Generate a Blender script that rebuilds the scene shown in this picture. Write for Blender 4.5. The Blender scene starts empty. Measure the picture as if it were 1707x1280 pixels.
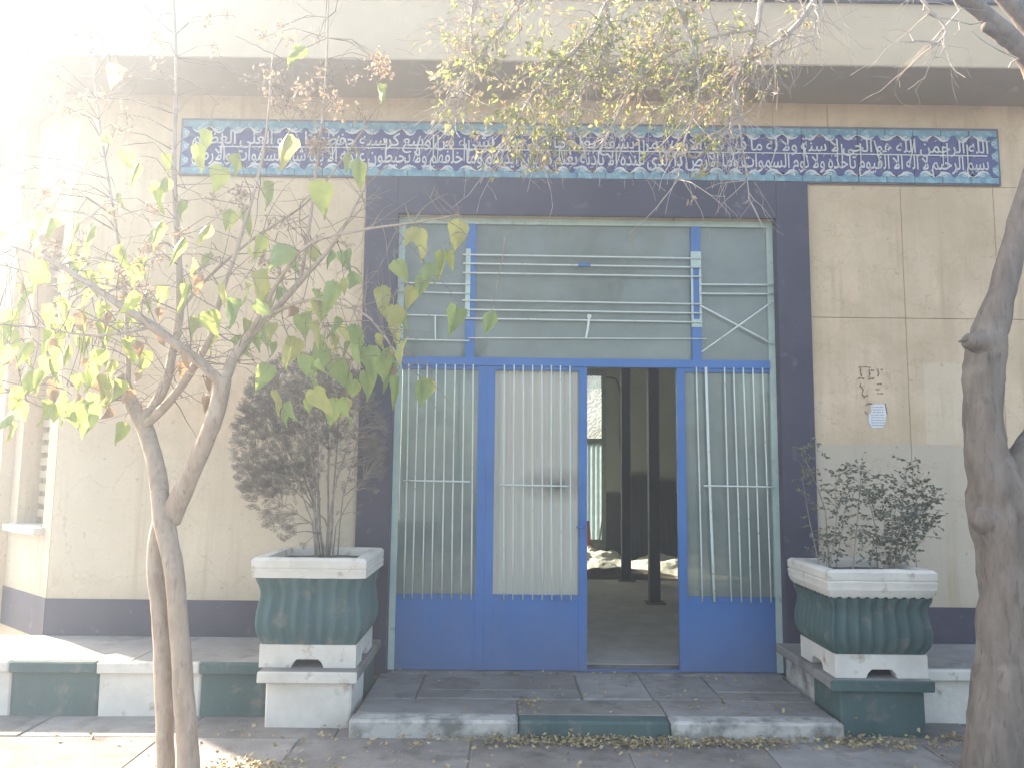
import bpy, bmesh, math, random
from mathutils import Vector, Matrix, noise

random.seed(7)
SC = bpy.context.scene
COL = SC.collection

# ------------------------------------------------------------------ camera
F_PX, W_PX, H_PX = 1291.6, 1707.0, 1280.0
CAM = Vector((-0.583, -5.665, 1.548))
YAW, PITCH, ROLL = math.radians(0.326), math.radians(6.081), math.radians(0.621)
fwd = Vector((math.sin(YAW)*math.cos(PITCH), math.cos(YAW)*math.cos(PITCH), math.sin(PITCH)))
_r = Vector((math.cos(YAW), -math.sin(YAW), 0.0)); _u = _r.cross(fwd)
rgt = _r*math.cos(ROLL) + _u*math.sin(ROLL); upv = _u*math.cos(ROLL) - _r*math.sin(ROLL)
cd = bpy.data.cameras.new('camera'); cam = bpy.data.objects.new('camera', cd); COL.objects.link(cam)
cd.sensor_width = 36.0; cd.lens = F_PX/W_PX*36.0; cd.clip_start = 0.05; cd.clip_end = 400
cam.matrix_world = Matrix(((rgt.x, upv.x, -fwd.x, CAM.x), (rgt.y, upv.y, -fwd.y, CAM.y), (rgt.z, upv.z, -fwd.z, CAM.z), (0, 0, 0, 1)))
SC.camera = cam

# ------------------------------------------------------------------ sky, sun, exposure
SUN_AZ, SUN_EL = math.radians(-56.0), math.radians(35.0)      # azimuth from +Y, negative = towards -X
world = bpy.data.worlds.new('World'); SC.world = world; world.use_nodes = True
wn = world.node_tree.nodes; wl = world.node_tree.links; wn.clear()
sky = wn.new('ShaderNodeTexSky'); sky.sky_type = 'NISHITA'; sky.sun_disc = False
sky.sun_elevation = SUN_EL; sky.sun_rotation = SUN_AZ % (2*math.pi)
sky.air_density = 1.0; sky.dust_density = 1.5; sky.ozone_density = 1.0
bg = wn.new('ShaderNodeBackground'); bg.inputs['Strength'].default_value = 0.15
wo = wn.new('ShaderNodeOutputWorld')
wl.new(sky.outputs[0], bg.inputs[0]); wl.new(bg.outputs[0], wo.inputs[0])
sd = bpy.data.lights.new('sun', 'SUN'); sun = bpy.data.objects.new('sun', sd); COL.objects.link(sun)
sd.energy = 5.0; sd.angle = math.radians(0.53); sd.color = (1.0, 0.955, 0.88)
TO_SUN = Vector((math.sin(SUN_AZ)*math.cos(SUN_EL), math.cos(SUN_AZ)*math.cos(SUN_EL), math.sin(SUN_EL)))
sun.rotation_euler = TO_SUN.to_track_quat('Z', 'Y').to_euler(); sun.location = (-20, 12, 18)
SC.view_settings.view_transform = 'Standard'; SC.view_settings.look = 'None'
SC.view_settings.gamma = 1.0; SC.view_settings.use_curve_mapping = False
SC.view_settings.exposure = 2.27
SC.view_settings.use_white_balance = True; SC.view_settings.white_balance_temperature = 7900; SC.view_settings.white_balance_tint = 14
SC.render.engine = 'CYCLES'
SC.cycles.use_denoising = True
SC.cycles.max_bounces = 6; SC.cycles.transparent_max_bounces = 16
SC.cycles.caustics_reflective = False; SC.cycles.caustics_refractive = False
GLARE_DENSITY, GLARE_G = 0.0175, 0.62  # added air volume standing in for lens glare

# ------------------------------------------------------------------ helpers
def at(px, py, Y):
    """the world point on the plane y=Y seen at a photograph pixel"""
    d = fwd*F_PX + rgt*(px - W_PX/2) + upv*(H_PX/2 - py)
    return CAM + d*((Y - CAM.y)/d.y)

class MB:
    def __init__(self): self.v = []; self.f = []; self.m = []
    def add(self, vs, fs, mi=0):
        n = len(self.v); self.v += [tuple(p) for p in vs]
        self.f += [tuple(i + n for i in q) for q in fs]; self.m += [mi]*len(fs)
    def box(self, x0, x1, y0, y1, z0, z1, mi=0):
        vs = [(x, y, z) for z in (z0, z1) for y in (y0, y1) for x in (x0, x1)]
        self.add(vs, [(0,2,3,1), (4,5,7,6), (0,1,5,4), (2,6,7,3), (0,4,6,2), (1,3,7,5)], mi)
    def cbox(self, x0, x1, y0, y1, z0, z1, c=0.006, j=0.0, rnd=random, mi=0):
        """box with all edges chamfered; j jitters the corners (worn stone)"""
        bm = bmesh.new(); bmesh.ops.create_cube(bm, size=1.0)
        for v in bm.verts:
            v.co = Vector(((x0+x1)/2 + v.co.x*(x1-x0), (y0+y1)/2 + v.co.y*(y1-y0), (z0+z1)/2 + v.co.z*(z1-z0)))
            if j: v.co += Vector((rnd.uniform(-j, j), rnd.uniform(-j, j), rnd.uniform(-j, j)))
        bmesh.ops.bevel(bm, geom=bm.edges[:], offset=c, segments=1, affect='EDGES', clamp_overlap=True)
        bm.verts.index_update()
        self.add([v.co[:] for v in bm.verts], [[v.index for v in f.verts] for f in bm.faces], mi); bm.free()
    def tube(self, pts, rad, n=8, cap=True, rough=0.0, mi=0):
        P = [Vector(p) for p in pts]; k = len(P)
        R = rad if isinstance(rad, (list, tuple)) else [rad]*k
        base = len(self.v); up = Vector((0.3, -0.9, 0.2)); prev = None; vs = []
        for i in range(k):
            t = (P[min(i+1, k-1)] - P[max(i-1, 0)])
            t = t.normalized() if t.length > 1e-9 else Vector((0, 0, 1))
            if prev is None:
                a = t.cross(up)
                if a.length < .05: a = t.cross(Vector((1, 0, 0)))
            else:
                a = prev - t*prev.dot(t)
                if a.length < 1e-6: a = t.cross(up)
            a.normalize(); prev = a; b = t.cross(a)
            for q in range(n):
                w = 2*math.pi*q/n; r = R[i]
                d = a*math.cos(w) + b*math.sin(w)
                if rough: r *= 1 + rough*noise.noise((P[i] + d*R[i])*9.0) + rough*.5*noise.noise((P[i] + d*R[i])*31.0)
                vs.append(P[i] + d*r)
        fs = []
        for i in range(k-1):
            for q in range(n):
                fs.append((i*n+q, i*n+(q+1) % n, (i+1)*n+(q+1) % n, (i+1)*n+q))
        if cap: fs += [tuple(range(n))[::-1], tuple(range((k-1)*n, k*n))]
        self.add(vs, fs, mi)
    def prism(self, poly, z0, z1, mi=0):
        n = len(poly)
        vs = [(x, y, z0) for x, y in poly] + [(x, y, z1) for x, y in poly]
        self.add(vs, [tuple(range(n))[::-1], tuple(range(n, 2*n))] + [(i, (i+1) % n, n+(i+1) % n, n+i) for i in range(n)], mi)
    def mesh(self, name, mats, smooth=False):
        me = bpy.data.meshes.new(name); me.from_pydata(self.v, [], self.f)
        for m in (mats if isinstance(mats, (list, tuple)) else [mats]): me.materials.append(m)
        if any(self.m): me.polygons.foreach_set('material_index', self.m)
        if smooth: me.polygons.foreach_set('use_smooth', [True]*len(me.polygons))
        me.update(); return me
    def obj(self, name, mats, parent=None, smooth=False, **kw):
        return link(name, self.mesh(name, mats, smooth), parent, **kw)

def link(name, me, parent=None, **kw):
    o = bpy.data.objects.new(name, me); COL.objects.link(o)
    if parent is not None:
        o.parent = parent
        o.matrix_parent_inverse = Matrix.Translation(-parent.location) if parent.type == 'EMPTY' else Matrix()
    for k, v in kw.items(): o[k] = v
    return o

def thing(name, loc, label, category, group=None):
    o = bpy.data.objects.new(name, None); COL.objects.link(o); o.location = loc
    o.empty_display_size = 0.1; o['label'] = label; o['category'] = category
    if group: o['group'] = group
    return o

def bx(name, mat, dims, parent, c=0.0, **kw):
    b = MB()
    if c: b.cbox(*dims, c=c)
    else: b.box(*dims)
    return b.obj(name, mat, parent, **kw)

def smooth_path(pts, sub=5):
    """Catmull-Rom through (x,y,z,r) tuples"""
    P = [Vector(p) for p in pts]; out = []
    for i in range(len(P)-1):
        p0 = P[max(i-1, 0)]; p1 = P[i]; p2 = P[i+1]; p3 = P[min(i+2, len(P)-1)]
        for s in range(sub):
            t = s/sub
            out.append(.5*((2*p1) + (p2-p0)*t + (2*p0-5*p1+4*p2-p3)*t*t + (3*p1-p0-3*p2+p3)*t*t*t))
    out.append(P[-1]); return out

# ------------------------------------------------------------------ materials
def new_mat(name):
    m = bpy.data.materials.new(name); m.use_nodes = True
    nt = m.node_tree; bs = nt.nodes['Principled BSDF']; return m, nt, bs

def N(nt, t, **kw):
    n = nt.nodes.new(t)
    for k, v in kw.items():
        if k in n.inputs.keys(): n.inputs[k].default_value = v
        else: setattr(n, k, v)
    return n

def pos(nt, scale=(1, 1, 1)):
    g = nt.nodes.new('ShaderNodeNewGeometry'); mp = nt.nodes.new('ShaderNodeMapping')
    mp.inputs['Scale'].default_value = scale; nt.links.new(g.outputs['Position'], mp.inputs[0]); return mp.outputs[0]

def noise_tex(nt, scale, detail=5, vec=None, rough=.6, stretch=(1, 1, 1)):
    n = N(nt, 'ShaderNodeTexNoise'); n.inputs['Scale'].default_value = scale; n.inputs['Detail'].default_value = detail
    n.inputs['Roughness'].default_value = rough
    nt.links.new(vec if vec is not None else pos(nt, stretch), n.inputs['Vector']); return n.outputs[0]

def ramp(nt, val, a, b, ca=(0, 0, 0, 1), cb=(1, 1, 1, 1)):
    r = nt.nodes.new('ShaderNodeValToRGB'); r.color_ramp.elements[0].position = a; r.color_ramp.elements[1].position = b
    r.color_ramp.elements[0].color = ca; r.color_ramp.elements[1].color = cb
    nt.links.new(val, r.inputs[0]); return r.outputs[0]

def mix(nt, fac, a, b):
    m = nt.nodes.new('ShaderNodeMix'); m.data_type = 'RGBA'
    for s, v in ((0, fac), (6, a), (7, b)):
        if hasattr(v, 'is_output'): nt.links.new(v, m.inputs[s])
        elif s == 0: m.inputs[0].default_value = v
        else: m.inputs[s].default_value = (*v, 1) if len(v) == 3 else v
    return m.outputs[2]

def math_n(nt, op, a, b=0.0):
    m = nt.nodes.new('ShaderNodeMath'); m.operation = op
    for i, v in enumerate((a, b)):
        if hasattr(v, 'is_output'): nt.links.new(v, m.inputs[i])
        else: m.inputs[i].default_value = v
    return m.outputs[0]

def bump(nt, bs, val, strength=.3, dist=.01):
    b = nt.nodes.new('ShaderNodeBump'); b.inputs['Strength'].default_value = strength; b.inputs['Distance'].default_value = dist
    nt.links.new(val, b.inputs['Height']); nt.links.new(b.outputs[0], bs.inputs['Normal'])

def surf(name, a, b, rough=.7, scale=3.0, bumps=None, wear=None, lo=.35, hi=.65, stretch=(1, 1, 1), spec=.3):
    """two-tone mottled material; wear = (colour, scale, lo, hi) chips over it; bumps = (scale, strength, dist)"""
    m, nt, bs = new_mat(name)
    c = mix(nt, ramp(nt, noise_tex(nt, scale, stretch=stretch), lo, hi), a, b)
    if wear: c = mix(nt, ramp(nt, noise_tex(nt, wear[1], 8), wear[2], wear[3]), c, wear[0])
    nt.links.new(c, bs.inputs['Base Color']); bs.inputs['Roughness'].default_value = rough
    bs.inputs['Specular IOR Level'].default_value = spec
    if bumps: bump(nt, bs, noise_tex(nt, bumps[0], 6), bumps[1], bumps[2])
    return m

def wall_mat():
    m, nt, bs = new_mat('cream_render')
    g = nt.nodes.new('ShaderNodeNewGeometry'); sep = nt.nodes.new('ShaderNodeSeparateXYZ'); nt.links.new(g.outputs['Position'], sep.inputs[0])
    X, Z = sep.outputs[0], sep.outputs[2]
    c = mix(nt, ramp(nt, noise_tex(nt, 1.3, 7), .34, .66), (.51, .385, .245), (.70, .545, .38))
    c = mix(nt, ramp(nt, noise_tex(nt, 5.0, 8, rough=.75), .50, .72, cb=(.75,)*3+(1,)), c, (.47, .36, .225))
    streak = ramp(nt, noise_tex(nt, 5.0, 5, stretch=(1, 1, .09)), .48, .74, cb=(.7,)*3+(1,))
    c = mix(nt, streak, c, (.47, .37, .24))
    # paler repaint along the bottom of the wall and one rolled patch on its right
    edge = math_n(nt, 'ADD', Z, math_n(nt, 'MULTIPLY', noise_tex(nt, 3.0, 4), .10))
    low = math_n(nt, 'MULTIPLY', math_n(nt, 'LESS_THAN', edge, 1.79), math_n(nt, 'MULTIPLY', math_n(nt, 'GREATER_THAN', X, 1.0), .75))
    c = mix(nt, low, c, (.50, .44, .35))
    a = math_n(nt, 'MULTIPLY', math_n(nt, 'GREATER_THAN', X, 2.49), math_n(nt, 'LESS_THAN', X, 3.05))
    b = math_n(nt, 'MULTIPLY', math_n(nt, 'GREATER_THAN', Z, 1.745), math_n(nt, 'LESS_THAN', Z, 2.345))
    c = mix(nt, math_n(nt, 'MULTIPLY', math_n(nt, 'MULTIPLY', a, b), .5), c, (.66, .56, .42))
    # pale repaint low on the left wall
    le = math_n(nt, 'ADD', Z, math_n(nt, 'MULTIPLY', noise_tex(nt, 1.3, 3), .8))
    lo2 = math_n(nt, 'MULTIPLY', ramp(nt, math_n(nt, 'MULTIPLY', le, .25), .47, .60, (1, 1, 1, 1), (0, 0, 0, 1)), math_n(nt, 'MULTIPLY', math_n(nt, 'LESS_THAN', X, -1.66), .5))
    c = mix(nt, lo2, c, (.60, .56, .46))
    # little rusty flecks
    spots = ramp(nt, noise_tex(nt, 17.0, 3), .66, .72, cb=(.6,)*3+(1,))
    c = mix(nt, spots, c, (.36, .24, .14))
    c = mix(nt, ramp(nt, noise_tex(nt, 34.0, 6, rough=.8), .54, .70, cb=(.55,)*3+(1,)), c, (.40, .30, .185))
    cr = N(nt, 'ShaderNodeTexVoronoi'); cr.feature = 'DISTANCE_TO_EDGE'; cr.inputs['Scale'].default_value = .9
    va = nt.nodes.new('ShaderNodeVectorMath'); va.operation = 'ADD'; nz = N(nt, 'ShaderNodeTexNoise'); nz.inputs['Scale'].default_value = 3.5; nz.inputs['Detail'].default_value = 6
    nt.links.new(pos(nt), nz.inputs['Vector']); nt.links.new(pos(nt), va.inputs[0]); nt.links.new(nz.outputs[1], va.inputs[1]); nt.links.new(va.outputs[0], cr.inputs['Vector'])
    c = mix(nt, math_n(nt, 'MULTIPLY', ramp(nt, cr.outputs['Distance'], .002, .008, (1, 1, 1, 1), (0, 0, 0, 1)), .35), c, (.36, .27, .17))
    runs = math_n(nt, 'MULTIPLY', ramp(nt, noise_tex(nt, 7.0, 6, stretch=(1, 1, .035), rough=.7), .54, .70), ramp(nt, noise_tex(nt, .9, 2), .40, .62))
    c = mix(nt, math_n(nt, 'MULTIPLY', runs, .85), c, (.43, .315, .185))
    # dirt splashed up from the coping
    dz = ramp(nt, math_n(nt, 'ADD', Z, math_n(nt, 'MULTIPLY', noise_tex(nt, 6.0, 5), .5)), .80, 1.15, ca=(.5,)*3+(1,), cb=(0, 0, 0, 1))
    c = mix(nt, dz, c, (.44, .36, .25))
    nt.links.new(c, bs.inputs['Base Color']); bs.inputs['Roughness'].default_value = .85; bs.inputs['Specular IOR Level'].default_value = .2
    bump(nt, bs, noise_tex(nt, 22.0, 7), .35, .006)
    return m

M = {}
M['wall'] = wall_mat()
M['fascia'] = surf('fascia_render', (.44, .35, .235), (.53, .425, .29), .85, 1.5, (25, .3, .005), ((.42, .33, .24), 4.0, .60, .80))
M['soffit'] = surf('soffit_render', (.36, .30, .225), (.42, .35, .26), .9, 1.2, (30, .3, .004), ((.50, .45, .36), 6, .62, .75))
M['roof_edge'] = surf('roofing_felt', (.10, .095, .10), (.18, .17, .17), .9, 6)
M['dark'] = surf('dark_purple_paint', (.042, .038, .060), (.062, .055, .082), .55, 2.0, (30, .15, .003), ((.16, .14, .14), 9, .60, .78), spec=.4)
M['blue'] = surf('blue_enamel', (.028, .130, .40), (.036, .152, .45), .42, 2.5, (40, .05, .002), ((.11, .18, .33), 5, .55, .8), spec=.5)
def blue_mat():
    m, nt, bs = new_mat('blue_enamel')
    g = nt.nodes.new('ShaderNodeNewGeometry'); sep = nt.nodes.new('ShaderNodeSeparateXYZ'); nt.links.new(g.outputs['Position'], sep.inputs[0])
    c = mix(nt, ramp(nt, noise_tex(nt, 2.2, 6), .3, .7), (.022, .125, .34), (.030, .160, .42))
    d = math_n(nt, 'ADD', sep.outputs[2], math_n(nt, 'MULTIPLY', noise_tex(nt, 5.0, 6, stretch=(1, 1, .4)), .7))
    c = mix(nt, ramp(nt, d, .45, .95, (.55, .55, .55, 1), (0, 0, 0, 1)), c, (.13, .155, .23))
    c = mix(nt, ramp(nt, noise_tex(nt, 4.0, 8, stretch=(1, 1, .15), rough=.75), .55, .75, cb=(.4,)*3+(1,)), c, (.10, .16, .27))
    c = mix(nt, ramp(nt, noise_tex(nt, 38.0, 4), .72, .76), c, (.16, .10, .07))
    nt.links.new(c, bs.inputs['Base Color']); nt.links.new(ramp(nt, noise_tex(nt, 6, 4), .3, .7, (.35,)*3+(1,), (.6,)*3+(1,)), bs.inputs['Roughness'])
    bump(nt, bs, noise_tex(nt, 5.0, 3), .15, .008); return m
M['blue'] = blue_mat()
M['mint'] = surf('mint_enamel', (.36, .49, .44), (.46, .58, .52), .5, 6, None, ((.25, .32, .30), 14, .6, .75), spec=.4)
M['rod'] = surf('rod_enamel', (.58, .66, .61), (.66, .72, .67), .45, 8, None, ((.30, .30, .27), 18, .62, .72), spec=.4)
M['white'] = surf('whitewash', (.52, .495, .43), (.68, .65, .575), .8, 3, (28, .5, .008), ((.36, .29, .22), 7, .59, .70), lo=.3, hi=.6)
M['white_worn'] = surf('worn_whitewash', (.40, .385, .345), (.52, .50, .45), .85, 5, (28, .6, .008), ((.17, .17, .15), 8, .44, .64))
M['green'] = surf('dark_green_paint', (.042, .088, .084), (.068, .12, .112), .7, 4, (25, .5, .008), ((.17, .165, .14), 8, .56, .72), stretch=(1, 1, .5))
M['planter_green'] = surf('planter_green', (.045, .105, .11), (.085, .155, .15), .7, 5, (20, .5, .008), ((.17, .17, .145), 8, .54, .70), stretch=(1, 1, .25))
M['concrete'] = surf('grey_stone', (.185, .17, .155), (.29, .27, .25), .9, 3, (60, .8, .006), ((.11, .10, .09), 5, .52, .75))
M['concrete_b'] = surf('pale_grey_stone', (.245, .23, .21), (.34, .32, .295), .9, 3, (60, .8, .006), ((.15, .135, .12), 5, .54, .78))
M['concrete_c'] = surf('brown_grey_stone', (.18, .16, .14), (.27, .245, .215), .9, 3, (60, .8, .006), ((.10, .09, .08), 5, .52, .75))
M['joint'] = surf('dirt_joint', (.15, .135, .12), (.22, .20, .175), .95, 8, (60, .5, .004))
M['soil'] = surf('planter_soil', (.09, .07, .055), (.15, .12, .095), .95, 12, (50, .9, .012))
M['plaster_in'] = surf('inside_plaster', (.55, .60, .52), (.62, .66, .58), .9, 1.5, (20, .2, .004))
M['dado_in'] = surf('inside_dado', (.09, .085, .08), (.13, .12, .115), .8, 3)
M['floor_in'] = surf('inside_floor', (.42, .39, .355), (.54, .50, .455), .9, 5, (30, .4, .005))
M['steel_dark'] = surf('dark_steel', (.035, .033, .04), (.05, .048, .055), .5, 5)
M['wood_dark'] = surf('dark_board', (.06, .05, .045), (.10, .085, .075), .7, 4, stretch=(4, 1, .3))
M['sheet'] = surf('white_sheet', (.70, .69, .67), (.80, .79, .77), .6, 5)
M['orange'] = surf('orange_plastic', (.62, .13, .04), (.70, .17, .05), .45, 5)
M['stick'] = surf('broom_wood', (.45, .37, .26), (.55, .45, .32), .6, 10)
M['cable'] = surf('black_cable', (.02, .02, .02), (.03, .03, .03), .5, 5)
M['navy'] = surf('navy_tile', (.030, .026, .115), (.048, .040, .155), .35, 7, (40, .08, .002), ((.10, .09, .20), 12, .6, .8), spec=.5)
M['turq'] = surf('turquoise_tile', (.075, .19, .26), (.15, .29, .33), .35, 14, None, ((.22, .42, .44), 22, .5, .7), spec=.5)
M['ochre'] = surf('ochre_glaze', (.16, .07, .09), (.24, .13, .10), .4, 20)
M['cream_glaze'] = surf('cream_glaze', (.46, .46, .45), (.58, .57, .53), .4, 9)
M['sign_edge'] = surf('sign_edge_mortar', (.13, .12, .15), (.20, .18, .20), .8, 6)
M['paper'] = surf('notice_paper', (.66, .68, .68), (.76, .77, .76), .9, 12)
M['ink'] = surf('faded_ink', (.22, .23, .27), (.32, .33, .36), .9, 30)
M['glue'] = surf('old_glue', (.20, .13, .085), (.28, .19, .12), .9, 30)
M['putty'] = surf('wall_joint', (.47, .36, .225), (.57, .44, .285), .95, 9)

def bark(name, a, b, lich, sc=1.0):
    m, nt, bs = new_mat(name)
    n1 = noise_tex(nt, 16*sc, 7, stretch=(1, 1, .28)); n2 = noise_tex(nt, 4*sc, 4)
    c = mix(nt, ramp(nt, n1, .35, .65), a, b)
    c = mix(nt, ramp(nt, n2, .55, .72), c, lich)
    n3 = noise_tex(nt, 40*sc, 5, stretch=(1, 1, .18)); c = mix(nt, ramp(nt, n3, .56, .72, cb=(.7,)*3+(1,)), c, tuple(x*.5 for x in a))
    nt.links.new(c, bs.inputs['Base Color']); bs.inputs['Roughness'].default_value = .9; bs.inputs['Specular IOR Level'].default_value = .2
    bump(nt, bs, n1, .7, .012); return m
M['bark_r'] = bark('grey_brown_bark', (.155, .125, .10), (.235, .195, .16), (.28, .24, .195))
M['bark_l'] = bark('pale_mulberry_bark', (.31, .235, .175), (.42, .33, .255), (.46, .39, .32), 1.4)
M['twig'] = surf('twig_bark', (.17, .13, .10), (.26, .205, .16), .85, 20)
M['twig_dark'] = surf('grey_twig_bark', (.22, .185, .155), (.34, .29, .245), .85, 20)
M['twig_sunlit'] = surf('sunlit_twig_bark', (.30, .26, .22), (.46, .41, .36), .85, 20)  # bark colour lightened to imitate sunlight on the bough twigs

def leaf_mat(name, a, b, trans, tf=.5, hue_scale=9):
    m = bpy.data.materials.new(name); m.use_nodes = True; nt = m.node_tree; nt.nodes.clear()
    out = nt.nodes.new('ShaderNodeOutputMaterial')
    oi = nt.nodes.new('ShaderNodeObjectInfo')
    c = mix(nt, ramp(nt, noise_tex(nt, hue_scale, 4), .35, .65), a, b)
    d = nt.nodes.new('ShaderNodeBsdfPrincipled'); d.inputs['Roughness'].default_value = .55; d.inputs['Specular IOR Level'].default_value = .3
    nt.links.new(c, d.inputs['Base Color'])
    t = nt.nodes.new('ShaderNodeBsdfTranslucent')
    tc = mix(nt, ramp(nt, noise_tex(nt, 14, 3), .35, .7), trans, tuple(min(1, x*.75) for x in trans))
    nt.links.new(tc, t.inputs[0])
    ms = nt.nodes.new('ShaderNodeMixShader'); ms.inputs[0].default_value = tf
    nt.links.new(d.outputs[0], ms.inputs[1]); nt.links.new(t.outputs[0], ms.inputs[2]); nt.links.new(ms.outputs[0], out.inputs[0])
    return m
M['leaf_green'] = leaf_mat('green_leaf', (.18, .27, .10), (.25, .33, .125), (.44, .56, .17))
M['leaf_lime'] = leaf_mat('lime_leaf', (.20, .27, .075), (.29, .33, .11), (.56, .64, .16))
M['leaf_yellow'] = leaf_mat('yellow_leaf', (.34, .35, .12), (.42, .39, .14), (.60, .62, .19))
M['leaf_brown'] = leaf_mat('brown_leaf', (.33, .21, .12), (.42, .28, .17), (.48, .30, .15), .35)
M['dry'] = leaf_mat('dry_seed', (.36, .25, .16), (.46, .34, .23), (.46, .31, .19), .35, 20)
M['bough_leaf'] = leaf_mat('ash_leaf', (.19, .22, .08), (.27, .28, .11), (.46, .50, .16), .4, 20)
M['bough_leaf_y'] = leaf_mat('yellow_ash_leaf', (.34, .29, .15), (.42, .34, .19), (.52, .46, .22), .4, 20)
M['bough_leaf_t'] = leaf_mat('tan_ash_leaf', (.34, .26, .17), (.46, .37, .26), (.42, .32, .2), .3, 20)
M['thuja'] = leaf_mat('dusty_thuja', (.15, .132, .115), (.215, .19, .165), (.16, .14, .09), .25, 12)
M['privet'] = leaf_mat('dusty_privet', (.13, .15, .105), (.19, .205, .15), (.20, .22, .11), .25, 12)
M['litter'] = leaf_mat('fallen_leaf_litter', (.22, .16, .085), (.38, .29, .15), (.30, .2, .08), .15, 25)
M['litter_y'] = leaf_mat('pale_fallen_leaf', (.40, .33, .17), (.50, .42, .22), (.4, .3, .1), .15, 25)

def glass_mat(name, dust, fac, gloss=.12, rough=.06):
    """old window glass: clear where it is clean, a grey film of dust, mottled to imitate reflected trees, a mirror sheen"""
    m = bpy.data.materials.new(name); m.use_nodes = True; nt = m.node_tree; nt.nodes.clear()
    out = nt.nodes.new('ShaderNodeOutputMaterial')
    tr = nt.nodes.new('ShaderNodeBsdfTransparent'); tr.inputs[0].default_value = (.86, .92, .88, 1)
    df = nt.nodes.new('ShaderNodeBsdfDiffuse'); gl = nt.nodes.new('ShaderNodeBsdfGlossy')
    gl.inputs['Roughness'].default_value = rough
    tl = nt.nodes.new('ShaderNodeBsdfTranslucent')
    c = mix(nt, ramp(nt, noise_tex(nt, 3.0, 6), .35, .7), dust, tuple(x*.78 for x in dust))
    nt.links.new(c, df.inputs[0]); nt.links.new(c, tl.inputs[0])
    ds = nt.nodes.new('ShaderNodeMixShader'); ds.inputs[0].default_value = .35
    nt.links.new(df.outputs[0], ds.inputs[1]); nt.links.new(tl.outputs[0], ds.inputs[2])
    f1 = ramp(nt, noise_tex(nt, 1.6, 7), .25, .8, (max(0, fac-.17),)*3+(1,), (min(1, fac+.13),)*3+(1,))  # uneven dust, its mottling widened to imitate dark tree reflections
    m1 = nt.nodes.new('ShaderNodeMixShader'); nt.links.new(f1, m1.inputs[0]); nt.links.new(tr.outputs[0], m1.inputs[1]); nt.links.new(ds.outputs[0], m1.inputs[2])
    fr = nt.nodes.new('ShaderNodeLayerWeight'); fr.inputs[0].default_value = .5
    m2 = nt.nodes.new('ShaderNodeMixShader'); nt.links.new(math_n(nt, 'ADD', math_n(nt, 'MULTIPLY', math_n(nt, 'POWER', fr.outputs[1], 4.0), .6), gloss), m2.inputs[0])
    nt.links.new(m1.outputs[0], m2.inputs[1]); nt.links.new(gl.outputs[0], m2.inputs[2]); nt.links.new(m2.outputs[0], out.inputs[0])
    return m
M['glass'] = glass_mat('dusty_glass', (.34, .40, .36), .82, .04)
M['glass_clear'] = glass_mat('clear_glass', (.5, .5, .48), .16, .02)
M['glass_in'] = glass_mat('crinkled_window_film', (.34, .35, .34), .86, .02, .2)
M['corr_in'] = leaf_mat('translucent_corrugated_sheet', (.30, .38, .38), (.36, .44, .43), (.20, .27, .28), .6, 4)

def curtain_mat():
    m, nt, bs = new_mat('fluted_curtain')
    c = mix(nt, ramp(nt, noise_tex(nt, 2.0, 5, stretch=(1, 1, .4)), .3, .7), (.55, .53, .44), (.65, .62, .52))
    g = nt.nodes.new('ShaderNodeNewGeometry'); mp = nt.nodes.new('ShaderNodeMapping')
    mp.inputs['Location'].default_value = (.23*3.4, 0, -1.42*7.0); mp.inputs['Scale'].default_value = (3.4, 0, 7.0)
    nt.links.new(g.outputs['Position'], mp.inputs[0])
    gr = N(nt, 'ShaderNodeTexGradient'); gr.gradient_type = 'SPHERICAL'; nt.links.new(mp.outputs[0], gr.inputs[0])
    sm = math_n(nt, 'MULTIPLY', gr.outputs[1], math_n(nt, 'MULTIPLY', noise_tex(nt, 9, 5), 1.5))
    c = mix(nt, sm, c, (.17, .15, .12))                      # a grimy handling mark at rod height
    nt.links.new(c, bs.inputs['Base Color']); bs.inputs['Roughness'].default_value = .8
    tl = nt.nodes.new('ShaderNodeBsdfTranslucent'); nt.links.new(c, tl.inputs[0]); ms = nt.nodes.new('ShaderNodeMixShader'); ms.inputs[0].default_value = .12
    nt.links.new(bs.outputs[0], ms.inputs[1]); nt.links.new(tl.outputs[0], ms.inputs[2]); nt.links.new(ms.outputs[0], nt.nodes['Material Output'].inputs['Surface']); return m
M['curtain'] = curtain_mat()

# ================================================================== GROUND
GX = 60.0
g = MB(); g.box(-GX, GX, -GX, GX, -0.3, -0.012); ground = g.obj('ground', M['joint'], kind='structure')
rnd = random.Random(3)
pavement = bx('pavement', M['joint'], (-9, 7, -8.5, -0.55, -0.0115, -0.006), None, kind='structure')
rows = [(-0.52, -1.06), (-1.06, -1.62), (-1.62, -2.3), (-2.3, -3.0), (-3.0, -3.8), (-3.8, -4.7), (-4.7, -5.7), (-5.7, -6.9), (-6.9, -8.4)]
for i, (y1, y0) in enumerate(rows):
    x = -8.6 - rnd.uniform(0, .5)
    while x < 6.2:
        w = rnd.uniform(.75, 1.25)
        b = MB(); b.cbox(x+.003, x+w-.003, y0+.003, y1-.003, -.05, rnd.uniform(-.003, .003), c=.006, j=.004, rnd=rnd)
        b.obj('paving_slab', M[rnd.choice(['concrete', 'concrete_b', 'concrete_c'])], pavement)
        x += w
road = bx('road', surf('asphalt', (.05, .05, .05), (.075, .072, .07), .9, 5, (80, .4, .004)), (-40, 40, -26, -8.6, -.011, -.004), None, kind='structure')

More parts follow.
